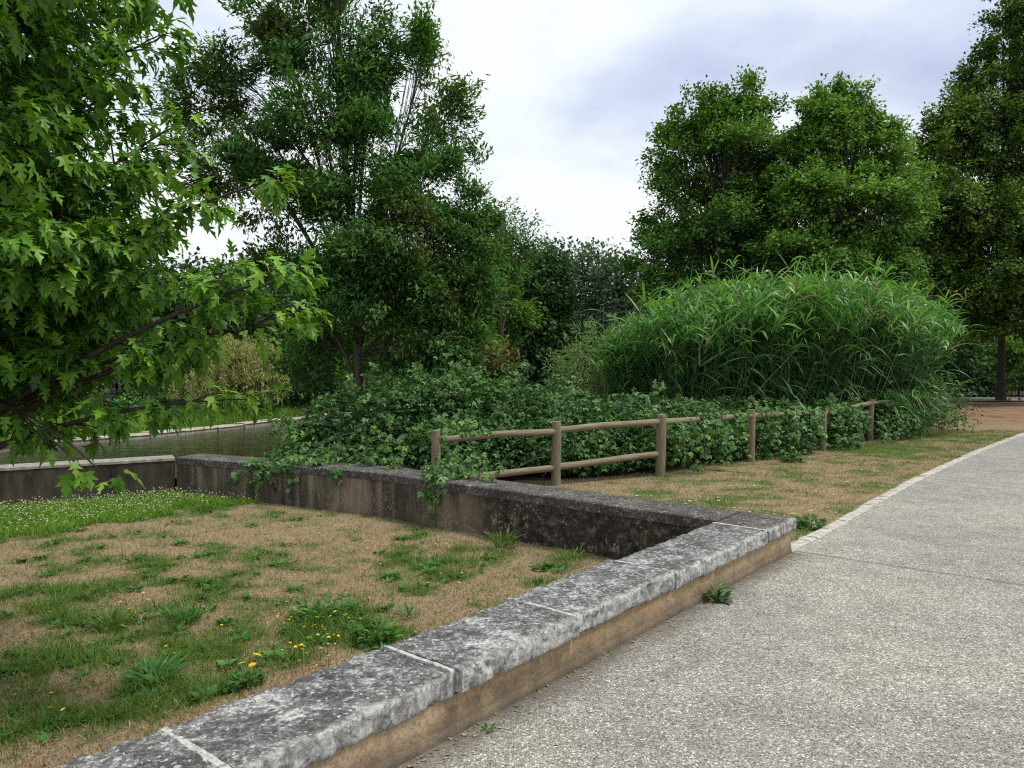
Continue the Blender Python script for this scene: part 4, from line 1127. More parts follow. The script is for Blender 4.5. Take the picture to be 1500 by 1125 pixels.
# ------------------------------------------------------------------ reeds
def reeds():
    g = np.random.default_rng(121)
    root = empty('giant_reed_clump', (*at_d(1180, 640, 17.5)[:2], 0), 'tall arching clump of giant reed with long ribbon leaves behind the fence', 'reeds')
    stems, leaves, plumes = MB(), MB(), []
    # foot of the clump: measured crest height along its length
    px_ = np.array([880, 910, 945, 968, 990, 1035, 1100, 1170, 1250, 1300, 1330, 1360, 1385, 1400])
    py_ = np.array([500, 488, 472, 450, 428, 404, 393, 388, 394, 406, 422, 455, 515, 585])
    ribs = []
    def ribbon(p, d, ln, w, ti, sag):
        k = 6
        t = np.linspace(0, 1, k + 1)
        pts = p + d * (ln * t)[:, None] + np.array([0, 0, -1.0]) * (sag * ln * t ** 2.2)[:, None]
        side = unit(np.cross(d, np.array([0, 0, 1.0])) + rnd3(1, g)[0] * .35)
        ww = w * np.array([.35, .85, 1, .85, .62, .34, .02])
        ribs.append((pts, side, ww, ti))
    for k in range(1150):
        x = g.uniform(885, 1350)
        dens = np.interp(x, [885, 960, 1010, 1100, 1320, 1390], [.35, .42, .95, 1, 1, .8])
        if g.random() > dens: continue
        Yc = np.interp(x, [880, 1000, 1150, 1300, 1395], [15.8, 15.9, 17.0, 18.4, 19.6])
        depth = g.uniform(-.9, 1.3)
        if x < 960: depth = g.uniform(-.5, .5)
        Yk = Yc + depth
        crest = np.interp(x, px_, py_)
        z_top = at_d(x, crest, Yc)[2]
        H = z_top * (g.uniform(.8, 1.06) if g.random() > .06 else g.uniform(1.04, 1.16)) * (1 - .05 * abs(depth))
        b = np.array([at_d(x, 600, Yk)[0], Yk, 0])
        lean = np.array([g.normal() * .12 - .03, g.normal() * .10 - .04, 1.0])
        if x > 1330: lean += np.array([.22, -.06, 0]) * g.random()
        if depth < -.5: lean += np.array([0, -.10, 0])
        lean = unit(lean)
        tip = b + lean * H * .9 + np.array([lean[0] * .3, lean[1] * .3, 0]) * H
        st = bez(b, b + lean * H * .5 + np.array([0, 0, H * .08]), tip, 7)
        stems.tube(st, np.linspace(.009, .003, 7), 4, cap=False, tint=.7 * g.random() ** 2)
        nl = g.integers(15, 22)
        for q in range(nl):
            t = g.uniform(.04, 1.0) if q > 5 else g.uniform(.75, 1.0)
            i = min(5, int(t * 6)); f = t * 6 - i
            p = st[i] * (1 - f) + st[i + 1] * f
            a = g.uniform(0, 2 * math.pi)
            d = unit(np.array([math.cos(a), math.sin(a) * .9, (g.uniform(.2, 1.1) + t * .55) if t > .5 else g.uniform(-.1, .7)]))
            ln = g.uniform(.45, .95) * (1 - .2 * (t > .93))
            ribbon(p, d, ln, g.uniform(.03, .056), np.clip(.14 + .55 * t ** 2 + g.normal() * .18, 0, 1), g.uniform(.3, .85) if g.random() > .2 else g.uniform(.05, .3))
        if g.random() < .05:
            top = st[-1]; e = top + np.array([g.normal() * .04, g.normal() * .04, g.uniform(.15, .3)])
            pm = MB(); pm.tube([top, (top + e) / 2, e], [.006, .016, .002], 5, tint=g.random()); plumes.append(pm)
    # a few tall escaped stalks on the left, and leaning ones on the right end
    extra = [(884, 445, 15.6, 0.0, .02), (893, 470, 15.7, .05, 0), (902, 480, 15.5, .1, 0), (955, 405, 15.9, .0, 0), (1392, 440, 18.2, .22, -.1), (1380, 425, 18.4, .3, -.1), (1400, 470, 18.4, .3, -.1), (1410, 560, 18.2, .5, -.2), (1405, 600, 18.0, .5, -.25), (1388, 455, 18.3, .25, -.1), (1240, 390, 17.5, .03, 0), (1100, 385, 17, -.03, 0)]
    for (x, y, Yk, lx, ly) in extra:
        tip = at_d(x, y, Yk); b = np.array([tip[0] - lx * tip[2] * 1.2, Yk - ly * tip[2], 0])
        st = bez(b, np.array([b[0] * .8 + tip[0] * .2, b[1] * .8 + tip[1] * .2, tip[2] * .75]), tip, 9)
        stems.tube(st, np.linspace(.010, .003, 9), 5, cap=False, tint=.9)
        for q in range(15):
            t = .3 + .7 * q / 14; i = min(7, int(t * 8)); p = st[i] + (st[i + 1] - st[i]) * (t * 8 - i)
            s = 1 if q % 3 else -1
            ribbon(p, unit(np.array([s * .9, g.uniform(-.5, .5), g.uniform(.2, .7)])), g.uniform(.4, .62), .03, np.clip(.6 + g.normal() * .15, 0, 1), g.uniform(.1, .45))
    for k in range(26):      # dead canes leaning through the front of the clump
        x = g.uniform(1000, 1340); Yk = np.interp(x, [1000, 1150, 1340], [15.0, 16.0, 17.4]) + g.uniform(-.15, .3)
        b = np.array([at_d(x, 600, Yk)[0], Yk, .2]); L = g.uniform(1.2, 2.4); a = g.normal() * .55
        e = b + np.array([math.sin(a) * L, g.uniform(-.1, .1), math.cos(a) * L])
        stems.tube(bez(b, (b + e) / 2 + np.array([0, 0, g.uniform(-.1, .1)]), e, 6), np.linspace(.008, .004, 6), 4, cap=False, tint=1.0)
    # low arching sprays where the clump meets the grass
    for k in range(150):
        x = g.uniform(1280, 1366); Yk = np.interp(x, [1300, 1400], [17.0, 18.0]) + g.uniform(-.3, .5)
        b = np.array([at_d(x, 640, Yk)[0], Yk, 0]) + np.array([g.uniform(-.2, .25), 0, g.uniform(.05, 1.0)])
        for q in range(7):
            a = g.uniform(0, 2 * math.pi)
            ribbon(b, unit(np.array([math.cos(a) + .2, math.sin(a) - .3, g.uniform(.4, 1.4)])), g.uniform(.35, .75), g.uniform(.018, .03), np.clip(.4 + g.normal() * .2, 0, 1), g.uniform(.4, 1.0))
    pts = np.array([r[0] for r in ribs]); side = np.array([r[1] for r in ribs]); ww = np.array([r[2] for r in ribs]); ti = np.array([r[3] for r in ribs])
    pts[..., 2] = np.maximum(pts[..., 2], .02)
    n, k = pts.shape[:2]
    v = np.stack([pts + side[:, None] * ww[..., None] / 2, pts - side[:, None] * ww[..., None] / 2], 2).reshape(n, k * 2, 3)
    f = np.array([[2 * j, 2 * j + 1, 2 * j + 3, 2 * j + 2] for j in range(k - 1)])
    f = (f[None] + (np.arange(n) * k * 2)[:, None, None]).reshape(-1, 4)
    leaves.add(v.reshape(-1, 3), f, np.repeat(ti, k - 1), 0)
    dead = np.repeat(g.random(n) < .035, k - 1); leaves.mi[-1] = dead.astype(np.int32)
    stems.build('reed_stems', M['reedstem'], root); leaves.build('reed_leaves', [M['reed'], M['deadreed']], root); [pm.build('reed_plume', M['reedstem'], root) for pm in plumes[:95]]
reeds()

# ------------------------------------------------------------------ grass
def blades(name, region, n, hgt, wid, mats, pick, label, cat='grass', seed=1, zfun=None, lean=.9):
    g = np.random.default_rng(seed)
    P = region(n, g)
    n = len(P)
    z = height(P) if zfun is None else zfun(P)
    gm = green(P)
    h = hgt(P, gm, g)
    a = g.uniform(0, 2 * math.pi, n)
    tilt = np.abs(g.normal(size=n)) * lean
    d = unit(np.stack([np.cos(a) * tilt, np.sin(a) * tilt, np.ones(n)], 1))
    sd = np.stack([-np.sin(a), np.cos(a), np.zeros(n)], 1)
    b2 = g.uniform(0, 2 * math.pi, n); sd = np.stack([np.cos(b2), np.sin(b2), np.zeros(n)], 1)
    base = np.concatenate([P, (z - .004)[:, None]], 1)
    w = wid * g.uniform(.6, 1.4, n)
    mid = base + d * (h * .55)[:, None]
    d2 = unit(d + np.stack([np.cos(a), np.sin(a), -np.ones(n) * .2], 1) * .5)
    tip = mid + d2 * (h * .5)[:, None]
    v = np.stack([base - sd * w[:, None] / 2, base + sd * w[:, None] / 2, mid + sd * w[:, None] * .35, mid - sd * w[:, None] * .35, tip], 1)
    mi = pick(P, gm, g)
    ti = np.clip(.5 + g.normal(size=n) * .25, 0, 1)
    mb = MB()
    for m in range(len(mats)):
        k = mi == m
        if not k.any(): continue
        N = k.sum(); o = (np.arange(N) * 5)[:, None, None]
        vv = v[k].reshape(-1, 3)
        q = (np.array([[0, 1, 2], [0, 2, 3], [3, 2, 4]])[None] + o).reshape(-1, 3)
        mb.add(vv, q, np.repeat(ti[k], 3), m)
    o = mb.build(name, mats)
    return tag(o, label, cat, kind='stuff')

def lawn_region(n, g):
    # denser near the viewer
    t = g.random(n * 2) ** 1.0
    x = g.uniform(-8.5, 2.2, n * 2); y = g.uniform(2.2, 11.2, n * 2)
    P = np.stack([x, y], 1)
    keep = g.random(len(P)) < np.clip(3.6 / np.maximum(y, 1), .25, 1) ** 1.3
    P = P[keep]
    P = P[(poly_sd(P, LAWN_POLY) < -.26) & (P[:, 0] > -.72 * P[:, 1] - .3)]
    return P
def pick_lawn(P, gm, g):
    k = gm + (g.random(len(P)) - .5) * .6
    return np.where(k > .52, 1, 0)
blades('lawn_grass', lawn_region, 420000, lambda P, gm, g: (.026 + .030 * gm ** 1.5 + .035 * sstep(.7, 1, gm)) * g.uniform(.5, 1.8, len(P)), .0046, [M['grass'], M['green_grass']], pick_lawn, 'patchy scorched lawn grass with green tufts inside the walls', seed=3, lean=1.2)
def verge_region(n, g):
    P = np.stack([g.uniform(.2, 13, n * 2), g.uniform(7.2, 19, n * 2)], 1)
    fl = np.interp(P[:, 0], [q[0] for q in FP] + [9.5, 14], [q[1] for q in FP] + [18, 26])
    P = P[(P[:, 1] < fl + .35) & (poly_sd(P, PATH_POLY) > .16)]
    ww = (P - O0) @ E1; dd = (P - O0) @ D
    P = P[~((dd < .01) & (ww > -.1))]
    return P
blades('verge_grass', verge_region, 130000, lambda P, gm, g: (.022 + .02 * gm) * g.uniform(.6, 1.6, len(P)), .006, [M['grass'], M['green_grass']], pick_lawn, 'short parched verge grass between fence and path', seed=5, lean=1.1)
def lawn_cover():
    g = np.random.default_rng(191); mb = MB()
    P = lawn_region(9000, g); P = P[(green(P) + (g.random(len(P)) - .5) * .5 > .62)][:420]
    z = height(P)
    for k in range(len(P)):
        n = int(g.integers(7, 16)); r = g.uniform(.025, .085); a = g.uniform(0, 6.28, n)
        pos = np.stack([P[k, 0] + np.cos(a) * r * .25, P[k, 1] + np.sin(a) * r * .25, np.full(n, z[k] + .012)], 1)
        d = np.stack([np.cos(a), np.sin(a), g.uniform(.1, .9, n)], 1)
        mb.scatter(LEAFLET if k % 3 else BROAD, pos, frames(d, np.tile([0, 0, 1.0], (n, 1)) + rnd3(n, g) * .3), r * g.uniform(.6, 1.2, n), np.clip(.45 + g.normal() * .25 + g.normal(size=n) * .1, 0, 1), 0)
    Q = lawn_region(1500, g)[:260]; n = len(Q); a = g.uniform(0, 6.28, n)
    mb.scatter(BROAD, np.concatenate([Q, (height(Q) + .02)[:, None]], 1), frames(np.stack([np.cos(a), np.sin(a), a * 0 + .1], 1), np.tile([0, 0, 1.0], (n, 1)) + rnd3(n, g) * .4), g.uniform(.015, .045, n), g.random(n) * .6, 1)
    tag(mb.build('lawn_ground_cover', [M['weed'], M['deadreed']]), 'low weeds and dry leaf scraps woven through the scorched lawn', 'ground cover', kind='stuff')
lawn_cover()
def clover_region(n, g):
    c = at_lawn(120, 742)
    u = unit(L0 - K0)
    P = L0 - .1 * NB3 + g.uniform(-5.5, .9, (n, 1)) * u - (NB3 * (g.random((n, 1)) ** 1.3 * 3.2 + .05))
    e = fbm(p3(P), 1.6, 9, 3)
    dd = -(P - L0) @ NB3
    al = (P - L0) @ u
    P = P[(dd < .9 + 1.3 * e + .35 * np.clip(-al, 0, 4)) & (poly_sd(P, LAWN_POLY) < -.3)]
    return P
blades('clover_leaves', clover_region, 90000, lambda P, gm, g: g.uniform(.05, .13, len(P)), .012, [M['lush']], lambda P, gm, g: np.zeros(len(P), int), 'lush green clover patch in front of the river wall', 'clover', seed=7)
def clover_heads():
    g = np.random.default_rng(9); P = clover_region(3400, g)
    n = len(P); z = height(P) + g.uniform(.08, .14, n)
    pos = np.concatenate([P, z[:, None]], 1)
    a = np.arange(6) / 6 * 2 * math.pi
    V = np.concatenate([[[0, 0, 1]], np.stack([np.cos(a), np.sin(a), a * 0 + .3], 1), np.stack([np.cos(a) * .7, np.sin(a) * .7, a * 0 - .6], 1)])
    F = np.array([[0, 1 + k, 1 + (k + 1) % 6] for k in range(6)] + [[1 + k, 7 + k, 7 + (k + 1) % 6] for k in range(6)] + [[1 + k, 7 + (k + 1) % 6, 1 + (k + 1) % 6] for k in range(6)])
    mb = MB(); mb.scatter((V, F), pos, frames(np.tile([1., 0, 0], (n, 1)) + rnd3(n, g) * .2, np.tile([0, 0, 1.], (n, 1)) + rnd3(n, g) * .2), g.uniform(.006, .011, n), np.clip(.5 + g.normal(size=n) * .3, 0, 1))
    tag(mb.build('clover_blossom', M['clover_bloom']), 'creamy white clover heads dotted over the green patch', 'clover', kind='stuff')
clover_heads()
def bank_region(n, g):
    s = g.uniform(0, qc[-1], n); P = np.array([np.interp(s, qc, ql[:, 0]), np.interp(s, qc, ql[:, 1])]).T
    d = g.random(n) ** .8 * 3.4 + .35
    nb = unit(QUAY[3] - QUAY[1]); nb = np.array([-nb[1], nb[0]])
    return P + nb * d[:, None]
blades('bank_grass', bank_region, 36000, lambda P, gm, g: g.uniform(.12, .42, len(P)) * (.35 + 1.0 * noise3(p3(P), .9, 4)), .022, [M['lush'], M['green_grass']], lambda P, gm, g: (g.random(len(P)) < .35).astype(int), 'tall lush grass on the far river bank behind the quay', seed=11, lean=.5)

# ------------------------------------------------------------------ flowers and weeds
def petal_head(mb, n, r, z, mat, centre=None, lift=.25):
    a = np.arange(n) / n * 2 * math.pi
    for rr, zz, off in ((1, 0, 0), (.7, .25, math.pi / n)):
        d = np.stack([np.cos(a + off), np.sin(a + off), np.full(n, lift + zz)], 1); nr = np.tile([0, 0, 1.0], (n, 1)) - d * .2
        V = np.array([[0, .08, 0], [0, -.08, 0], [.6, .2, 0], [.6, -.2, 0], [1, .0, -.05]]); F = np.array([[0, 1, 3], [0, 3, 2], [2, 3, 4]])
        mb.scatter((V, F), np.tile([0, 0, z], (n, 1)), frames(d, nr), r * rr, .5, mat)
def flower_mesh(name, n, r, h, mats, disc=None):
    mb = MB()
    mb.tube([[0, 0, -.01], [.004, 0, h * .5], [0, 0, h]], [.0025, .002, .002], 4, mi=0)
    petal_head(mb, n, r, h, 1)
    if disc is not None:
        a = np.arange(8) / 8 * 2 * math.pi
        v = np.concatenate([[[0, 0, h + r * .5]], np.stack([np.cos(a) * r * .38, np.sin(a) * r * .38, a * 0 + h + r * .28], 1)])
        mb.add(v, [[0, 1 + k, 1 + (k + 1) % 8] for k in range(8)], .5, 2)
    o = mb.build(name, mats); me = o.data
    bpy.data.objects.remove(o)
    return me
yellow = [flower_mesh('yellow_flower', 9, r, h, [M['weed'], M['yellow_petal']]) for r, h in ((.012, .07), (.010, .05), (.013, .10))]
bigyellow = flower_mesh('dandelion_flower', 14, .026, .10, [M['weed'], M['yellow_petal']])
daisy = flower_mesh('daisy', 12, .017, .04, [M['weed'], M['white_petal'], M['yellow_petal']], True)
def place(me, P, hz, label, cat, group, g, name):
    o = bpy.data.objects.new(name, me); col.objects.link(o)
    o.location = (float(P[0]), float(P[1]), float(hz)); o.rotation_euler = (g.uniform(-.3, .3), g.uniform(-.3, .3), g.uniform(0, 6.28)); s = g.uniform(.8, 1.25); o.scale = (s, s, s)
    return tag(o, label, cat, group)
g = np.random.default_rng(131)
ya = [(120,435),(60,525),(55,565),(95,565),(120,545),(155,590),(120,600),(110,625),(80,650),(65,655),(180,610),(40,610),(310,645),(255,650),(245,680),(270,700),(315,680),(290,705),(355,675),(385,685),(370,712),(325,668),(260,740),(440,655),(485,655),(490,625),(455,485),(410,555),(530,645),(545,648),(580,660),(420,750),(460,740),(462,765),(315,785),(455,795),(205,800),(210,815),(185,830),(190,822),(150,865),(225,870),(245,872),(125,820),(100,822),(60,838),(405,822),(403,838),(408,860),(355,835),(345,870),(410,935),(385,910),(310,950),(205,915),(665,690),(632,630),(640,530),(635,565)]
yb = [(745,455),(780,508),(660,480),(690,470),(1185,70),(1205,105),(1275,105),(1300,95),(1305,128),(1115,405),(1340,410),(1330,430),(1240,300),(1375,325),(1385,300),(1425,300),(1490,430),(700,235),(670,240),(795,215),(655,300),(628,290),(490,90),(1455,150)]
yc = [(515,450),(530,455),(505,490),(695,478),(570,498),(620,630),(630,678),(775,592),(790,548),(800,550),(835,575),(185,512),(475,508),(60,780),(175,862),(178,810),(262,870),(445,463)]
for pts, f, lab, grp in ((ya, lambda q: (400 + q[0] * .2, 780 + q[1] * .2), 'small yellow flower in the dense blooming patch by the coping', 'yellow flowers in the dense patch'),
                         (yb, lambda q: (400 + q[0] * .2, 780 + q[1] * .2), 'small yellow flower scattered on the dry lawn below the dark far wall', 'yellow flowers below the far wall'),
                         (yc, lambda q: (q[0] * .4, 700 + q[1] * .4), 'lone yellow flower scattered over the open left side of the lawn', 'yellow flowers on the open lawn')):
    for q in pts:
        x, y = f(q); P = at_z(x, y, LAWN_Z + .06)[:2]
        place(yellow[int(g.integers(0, 3))], P, height(P[None])[0], lab, 'flower', grp, g, 'yellow_flower')
dz = [(933,724),(953,724),(965,719),(1010,733),(1006,737),(1027,727),(1036,729),(1040,730),(1051,726),(1049,722),(1056,741),(1052,732),(1063,714),(1071,711),(1039,717),(1055,713),(1095,717),(1099,713),(1106,710),(1121,735),(1074,743),(1077,746),(1085,742),(1098,748),(1125,750),(1135,748),(1133,751),(1161,751),(1147,753),(1161,714),(1172,717),(1183,717),(1192,717),(1222,723),(1233,707),(1241,703),(1247,710),(1260,686),(1279,676),(1294,679),(1234,683),(1081,685),(1169,767),(1194,770),(1225,749)]
for x, y in dz:
    P = at_z(x, y, .04)[:2]
    place(daisy, P, height(P[None])[0], 'white daisy in the parched verge between fence and path', 'flower', 'daisies on the verge', g, 'daisy')

def weed(name, P, r, h, n, label, leaf=LEAFLET, mat='weed', size=.07, cat='weed', flowers=(), seed=1, up=.8, stems=0):
    g = np.random.default_rng(seed)
    z = height(np.asarray(P)[None])[0] if poly_sd(np.asarray(P)[None], PATH_POLY)[0] > 0 else .004
    root = empty(name, (P[0], P[1], z), label, cat)
    mb = MB()
    a = g.uniform(0, 2 * math.pi, n); rr = r * np.sqrt(g.random(n)) * .7
    hh = g.random(n) ** 1.3 * h * .7
    pos = np.stack([P[0] + np.cos(a) * rr, P[1] + np.sin(a) * rr, z + hh + .004], 1)
    d = np.stack([np.cos(a), np.sin(a), g.uniform(.1, up, n)], 1) + rnd3(n, g) * .3; d[:, 2] = np.abs(d[:, 2])
    mb.scatter(leaf, pos, frames(d, np.tile([0, 0, 1.0], (n, 1)) + rnd3(n, g) * .3), size * g.uniform(.6, 1.3, n), np.clip(.5 + g.normal(size=n) * .22, 0, 1))
    mb.build('weed_leaves', M[mat], root)
    if stems:
        sb = MB()
        for k in range(stems):
            q = pos[g.integers(0, n)]; sb.tube([[P[0] + g.normal() * .01, P[1] + g.normal() * .01, z - .01], [(P[0] + q[0]) / 2, (P[1] + q[1]) / 2, z + h * .4], q], [.003, .0025, .001], 4)
        sb.build('weed_stems', M[mat], root)
    for (fx, fy, fh, sc) in flowers:
        o = bpy.data.objects.new('flower', bigyellow); col.objects.link(o); o.parent = root; o.location = (fx, fy, fh); o.scale = (sc, sc, sc); o.rotation_euler = (g.uniform(-.3, .3), g.uniform(-.3, .3), 0)
    return root
GB = (np.array([[0, .03, 0], [0, -.03, 0], [.5, .045, .12], [.5, -.045, .12], [1, 0, 0]]), np.array([[0, 1, 3], [0, 3, 2], [2, 3, 4]]))
weed('weed_clump', at_lawn(738, 806), .17, .16, 150, 'spiky green grass clump at the foot of the dark far wall', GB, 'green_grass', .13, seed=2, up=1.8)
weed('weed_clump', at_lawn(838, 826), .22, .12, 140, 'dark green tuft in the corner where the two walls meet', GB, 'green_grass', .085, seed=3, up=1.2)
weed('weed_clump', at_lawn(552, 938), .16, .13, 130, 'leafy green weed clump pressed against the coping edge', LEAFLET, 'weed', .075, seed=4, stems=8)
weed('dandelion', at_lawn(358, 1003), .11, .09, 46, 'dandelion with rounded leaves and big yellow heads against the coping', BROAD, 'weed', .07, seed=5, flowers=((.03, .03, .05, 1.15), (.07, .0, .03, 1.0), (-.01, .05, .02, .9), (.09, .04, .0, .8)), stems=6)
weed('weed_clump', at_lawn(268, 912), .17, .08, 120, 'bright green grass clump in the middle of the open lawn', GB, 'weed', .12, seed=6, up=1.6)
weed('weed_clump', at_lawn(165, 922), .16, .08, 110, 'darker green grass clump left of the bright one on the open lawn', GB, 'green_grass', .12, seed=7, up=1.6)
weed('weed_clump', at_lawn(228, 1000), .17, .07, 120, 'flat spreading rosette of green blades low on the open lawn', GB, 'weed', .14, seed=8, up=.8)
weed('weed_clump', at_lawn(597, 905), .09, .07, 60, 'tiny bright green rosette on bare lawn beside the coping', GB, 'weed', .09, seed=9, up=1.0)
weed('weed_clump', at_lawn(575, 845), .10, .05, 70, 'small flat green weed on the dry lawn under the far wall', LEAFLET, 'weed', .05, seed=10)
weed('weed_clump', at_lawn(625, 832), .12, .05, 80, 'broader bright green weed mat under the far wall', LEAFLET, 'weed', .055, seed=11)
weed('weed_clump', at_lawn(470, 905), .32, .14, 330, 'straggly green weed patch full of yellow blooms by the coping', LEAFLET, 'weed', .06, seed=12, stems=30)
weed('weed_clump', at_z(1188, 772, 0)[:2], .17, .14, 130, 'yellow flowered green weed beside the kerb at the wall end', LEAFLET, 'weed', .07, seed=13, flowers=((.02, .02, .1, .8), (-.05, .0, .08, .7), (.07, .03, .06, .7)), stems=8)
weed('wall_foot_weed', at_z(1046, 878, 0)[:2] + Nn * .02, .085, .13, 44, 'dark green weed sprouting where the ochre wall meets the path', LEAFLET, 'bramble', .085, seed=14, stems=9)
weed('wall_foot_weed', at_z(716, 1071, 0)[:2], .025, .03, 14, 'tiny weed sprig in the crack at the near foot of the ochre wall', LEAFLET, 'weed', .03, seed=15)
weed('weed_clump', at_z(1160, 676, 0)[:2], .22, .2, 90, 'fresh green nettle like weed at the foot of the fence brambles', TRIFOLIATE, 'weed', .1, seed=16)

def litter():
    g = np.random.default_rng(171); mb = MB(); n = 420
    s = g.uniform(.0, 7.5, n); o = g.exponential(.07, n)
    P = BASE0 - s[:, None] * D + o[:, None] * Nn
    far_ = 60; Q = np.stack([g.uniform(-1.5, 9, far_), g.uniform(1.5, 14, far_)], 1); Q = Q[poly_sd(Q, PATH_POLY) < -.2]
    P = np.concatenate([P, Q]); n = len(P)
    a = g.uniform(0, 6.28, n)
    mb.scatter(BROAD, np.concatenate([P, np.full((n, 1), .008)], 1), frames(np.stack([np.cos(a), np.sin(a), g.uniform(0, .25, n)], 1), np.tile([0, 0, 1.0], (n, 1)) + rnd3(n, g) * .25), g.uniform(.008, .03, n) , g.random(n))
    tag(mb.build('leaf_litter', M['deadreed']), 'crumbs of dry leaves gathered along the wall foot', 'litter', kind='stuff')
litter()

# purple loosestrife and bushes on the far bank
def loosestrife():
    g = np.random.default_rng(141); c = at_d(148, 600, 19.5); root = empty('purple_loosestrife', (c[0], 19.5, .25), 'small purple flowering plant in the grass on the far bank', 'plant')
    lv = MB()
    for k in range(16):
        x, y = c[0] + g.normal() * .28, 19.5 + g.normal() * .25; h = g.uniform(.4, .75)
        e = np.array([x + g.normal() * .08, y, .2 + h])
        lv.tube([[x, y, .1], e], [.006, .004], 4)
        n = 24; t = g.random(n)
        lv.scatter(NARROW, np.array([x, y, .15]) + (e - np.array([x, y, .15])) * t[:, None], frames(rnd3(n, g), np.tile([0, 0, 1.], (n, 1))), .12, np.full(n, .4))
        n = 60; t = g.random(n) ** .8; fl = MB()
        fl.tube([e, e + np.array([0, 0, .33])], [.006, .003], 4)
        fl.scatter(DIAMOND, e + np.array([0, 0, .32]) * t[:, None] + rnd3(n, g) * .012, frames(rnd3(n, g), rnd3(n, g)), .045, g.random(n)); fl.build('flower_spike', M['loosestrife'], root)
    lv.build('stems', M['weed'], root)
loosestrife()
for k, (x, y, Yk, rx, ry, m, lab) in enumerate(((195, 603, 20.5, 30, 18, 'weed', 'small round green bush on the far bank beside the purple flowers'), (110, 585, 22, 45, 30, 'broad', 'dull green bush on the far bank left of the purple flowers'), (310, 590, 22, 30, 18, 'olive', 'low yellowish scrub by the quay under the weeping willow'), (240, 580, 23, 40, 35, 'darkleaf', 'dark low bush on the far bank left of the weeping willow'))):
    make_tree('bank_bush', lab, (at_d(x, y, Yk)[0], Yk, .1), [blob_px(x, y, Yk, rx, ry), blob_px(x + 14, y + 8, Yk - .3, rx * .7, ry * .7)], BROAD, .1, 140, 12, [M[m]], M['bark_dark'], .02, 150 + k, gap=.15, crad=.14, twig_r=.004, cat='bush', limb_r=.6)

# railing and far path at the back right
mb = MB()
a, b = at_z(1380, 588, 0)[:2], at_z(1470, 588, 0)[:2]
mb.add([[a[0] - 14, a[1], .03], [b[0] + 16, b[1], .03], [b[0] + 16, b[1] + 3.2, .03], [a[0] - 14, a[1] + 3.2, .03]], [[0, 1, 2, 3]])
tag(mb.build('far_path', M['far_path']), kind='structure')
rl = at_z(1474, 587, 0)
rail = empty('park_railing', (rl[0] + .5, rl[1], 0), 'low dark picket railing on pale blocks under the huge lime tree', 'railing')
mb, pb = MB(), MB()
for k in range(26):
    x = rl[0] + .1 + k * .16
    mb.tube([[x, rl[1] - .2, 0], [x, rl[1] - .2, .85]], .014, 5)
for z in (.12, .78): mb.tube([[rl[0], rl[1] - .2, z], [rl[0] + 4.3, rl[1] - .2, z]], .02, 5)
mb.build('pickets', M['iron'], rail)
for k in range(9):
    x = rl[0] + k * .46
    pb.prism([[x, rl[1] - .22], [x + .3, rl[1] - .22]], [(-.08, 0), (-.08, .1), (-.06, .12), (.06, .12), (.08, .1), (.08, 0)])
pb.build('plinth_blocks', M['plinth'], rail)

# ------------------------------------------------------------------ light, sky, camera
SUN_EL, SUN_AZ = math.radians(63), math.radians(98)      # azimuth clockwise from +Y
sd = bpy.data.lights.new('sun', 'SUN'); sd.energy = 3.3; sd.angle = math.radians(14); sd.color = (1, .97, .9)
so = bpy.data.objects.new('sun', sd); col.objects.link(so)
dirv = Vector((math.sin(SUN_AZ) * math.cos(SUN_EL), math.cos(SUN_AZ) * math.cos(SUN_EL), math.sin(SUN_EL)))
so.rotation_euler = dirv.to_track_quat('Z', 'Y').to_euler()
w = bpy.data.worlds.new('World'); scene.world = w; w.use_nodes = True
t = w.node_tree; t.nodes.clear()
def WN(typ, **kw):
    n = t.nodes.new(typ)
    for k, v in kw.items(): setattr(n, k, v)
    return n
out = WN('ShaderNodeOutputWorld'); bg = WN('ShaderNodeBackground'); bg.inputs['Strength'].default_value = .1
sky = WN('ShaderNodeTexSky', sky_type='NISHITA'); sky.sun_disc = False; sky.sun_elevation = SUN_EL; sky.sun_rotation = SUN_AZ
tc = WN('ShaderNodeTexCoord'); sx = WN('ShaderNodeSeparateXYZ'); t.links.new(tc.outputs['Generated'], sx.inputs[0])
def WM(op, a, b):
    n = WN('ShaderNodeMath', operation=op)
    for q, val in enumerate((a, b)):
        if isinstance(val, (int, float)): n.inputs[q].default_value = val
        else: t.links.new(val, n.inputs[q])
    return n.outputs[0]
zz = WM('ADD', WM('MAXIMUM', sx.outputs['Z'], 0.0), .22)
cb = WN('ShaderNodeCombineXYZ'); t.links.new(WM('DIVIDE', sx.outputs['X'], zz), cb.inputs[0]); t.links.new(WM('DIVIDE', sx.outputs['Y'], zz), cb.inputs[1])
cb.inputs[2].default_value = 4.7
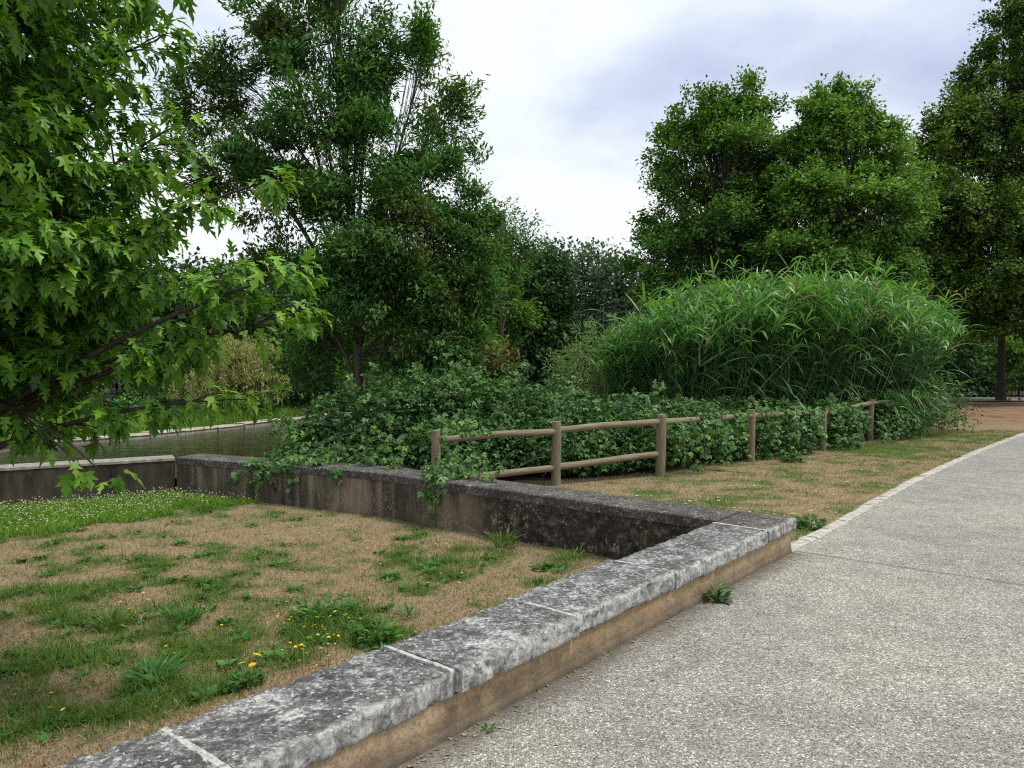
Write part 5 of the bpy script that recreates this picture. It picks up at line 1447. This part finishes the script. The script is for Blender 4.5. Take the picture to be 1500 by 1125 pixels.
def cloud(scale, detail, stops, seedz):
    n = WN('ShaderNodeTexNoise'); n.inputs['Scale'].default_value = scale; n.inputs['Detail'].default_value = detail; n.inputs['Roughness'].default_value = .52
    mp = WN('ShaderNodeMapping'); mp.inputs['Location'].default_value = (0, 0, seedz); t.links.new(cb.outputs[0], mp.inputs[0]); t.links.new(mp.outputs[0], n.inputs['Vector'])
    r = WN('ShaderNodeValToRGB'); e = r.color_ramp.elements
    while len(e) < len(stops): e.new(.5)
    for q, (p, c) in zip(e, stops): q.position = p; q.color = (*c, 1) if not isinstance(c, (int, float)) else (c, c, c, 1)
    t.links.new(n.outputs['Fac'], r.inputs[0]); return r.outputs[0]
cl = cloud(1.1, 7, [(.31, (.54, .61, .84)), (.42, (.70, .77, .94)), (.49, (.87, .94, .99)), (.56, (.96, 1.0, 1.0))], 13.5)
sc_ = WN('ShaderNodeVectorMath', operation='SCALE'); sc_.inputs['Scale'].default_value = 10.2; t.links.new(cl, sc_.inputs[0])
cover = cloud(.8, 6, [(.22, 0.55), (.40, 1.0)], 9.0)
mx = WN('ShaderNodeMix', data_type='RGBA'); t.links.new(cover, mx.inputs[0]); t.links.new(sky.outputs[0], mx.inputs[6]); t.links.new(sc_.outputs[0], mx.inputs[7])
t.links.new(mx.outputs[2], bg.inputs['Color']); t.links.new(bg.outputs[0], out.inputs[0])

cd = bpy.data.cameras.new('camera'); cd.sensor_width = 36; cd.lens = 36 * F0 / W0; cd.clip_start = .05; cd.clip_end = 1500
co = bpy.data.objects.new('camera', cd); col.objects.link(co); co.location = (0, 0, CAMZ); co.rotation_euler = (math.radians(90) - PITCH, 0, 0)
scene.camera = co
scene.view_settings.view_transform = 'Standard'; scene.view_settings.look = 'None'; scene.view_settings.exposure = 0; scene.view_settings.gamma = 1
scene.cycles.max_bounces = 6; scene.cycles.diffuse_bounces = 2; scene.cycles.glossy_bounces = 2; scene.cycles.transmission_bounces = 4
scene.cycles.use_denoising = False
scene.cycles.filter_width = 1.15
scene.cycles.sample_clamp_indirect = 4
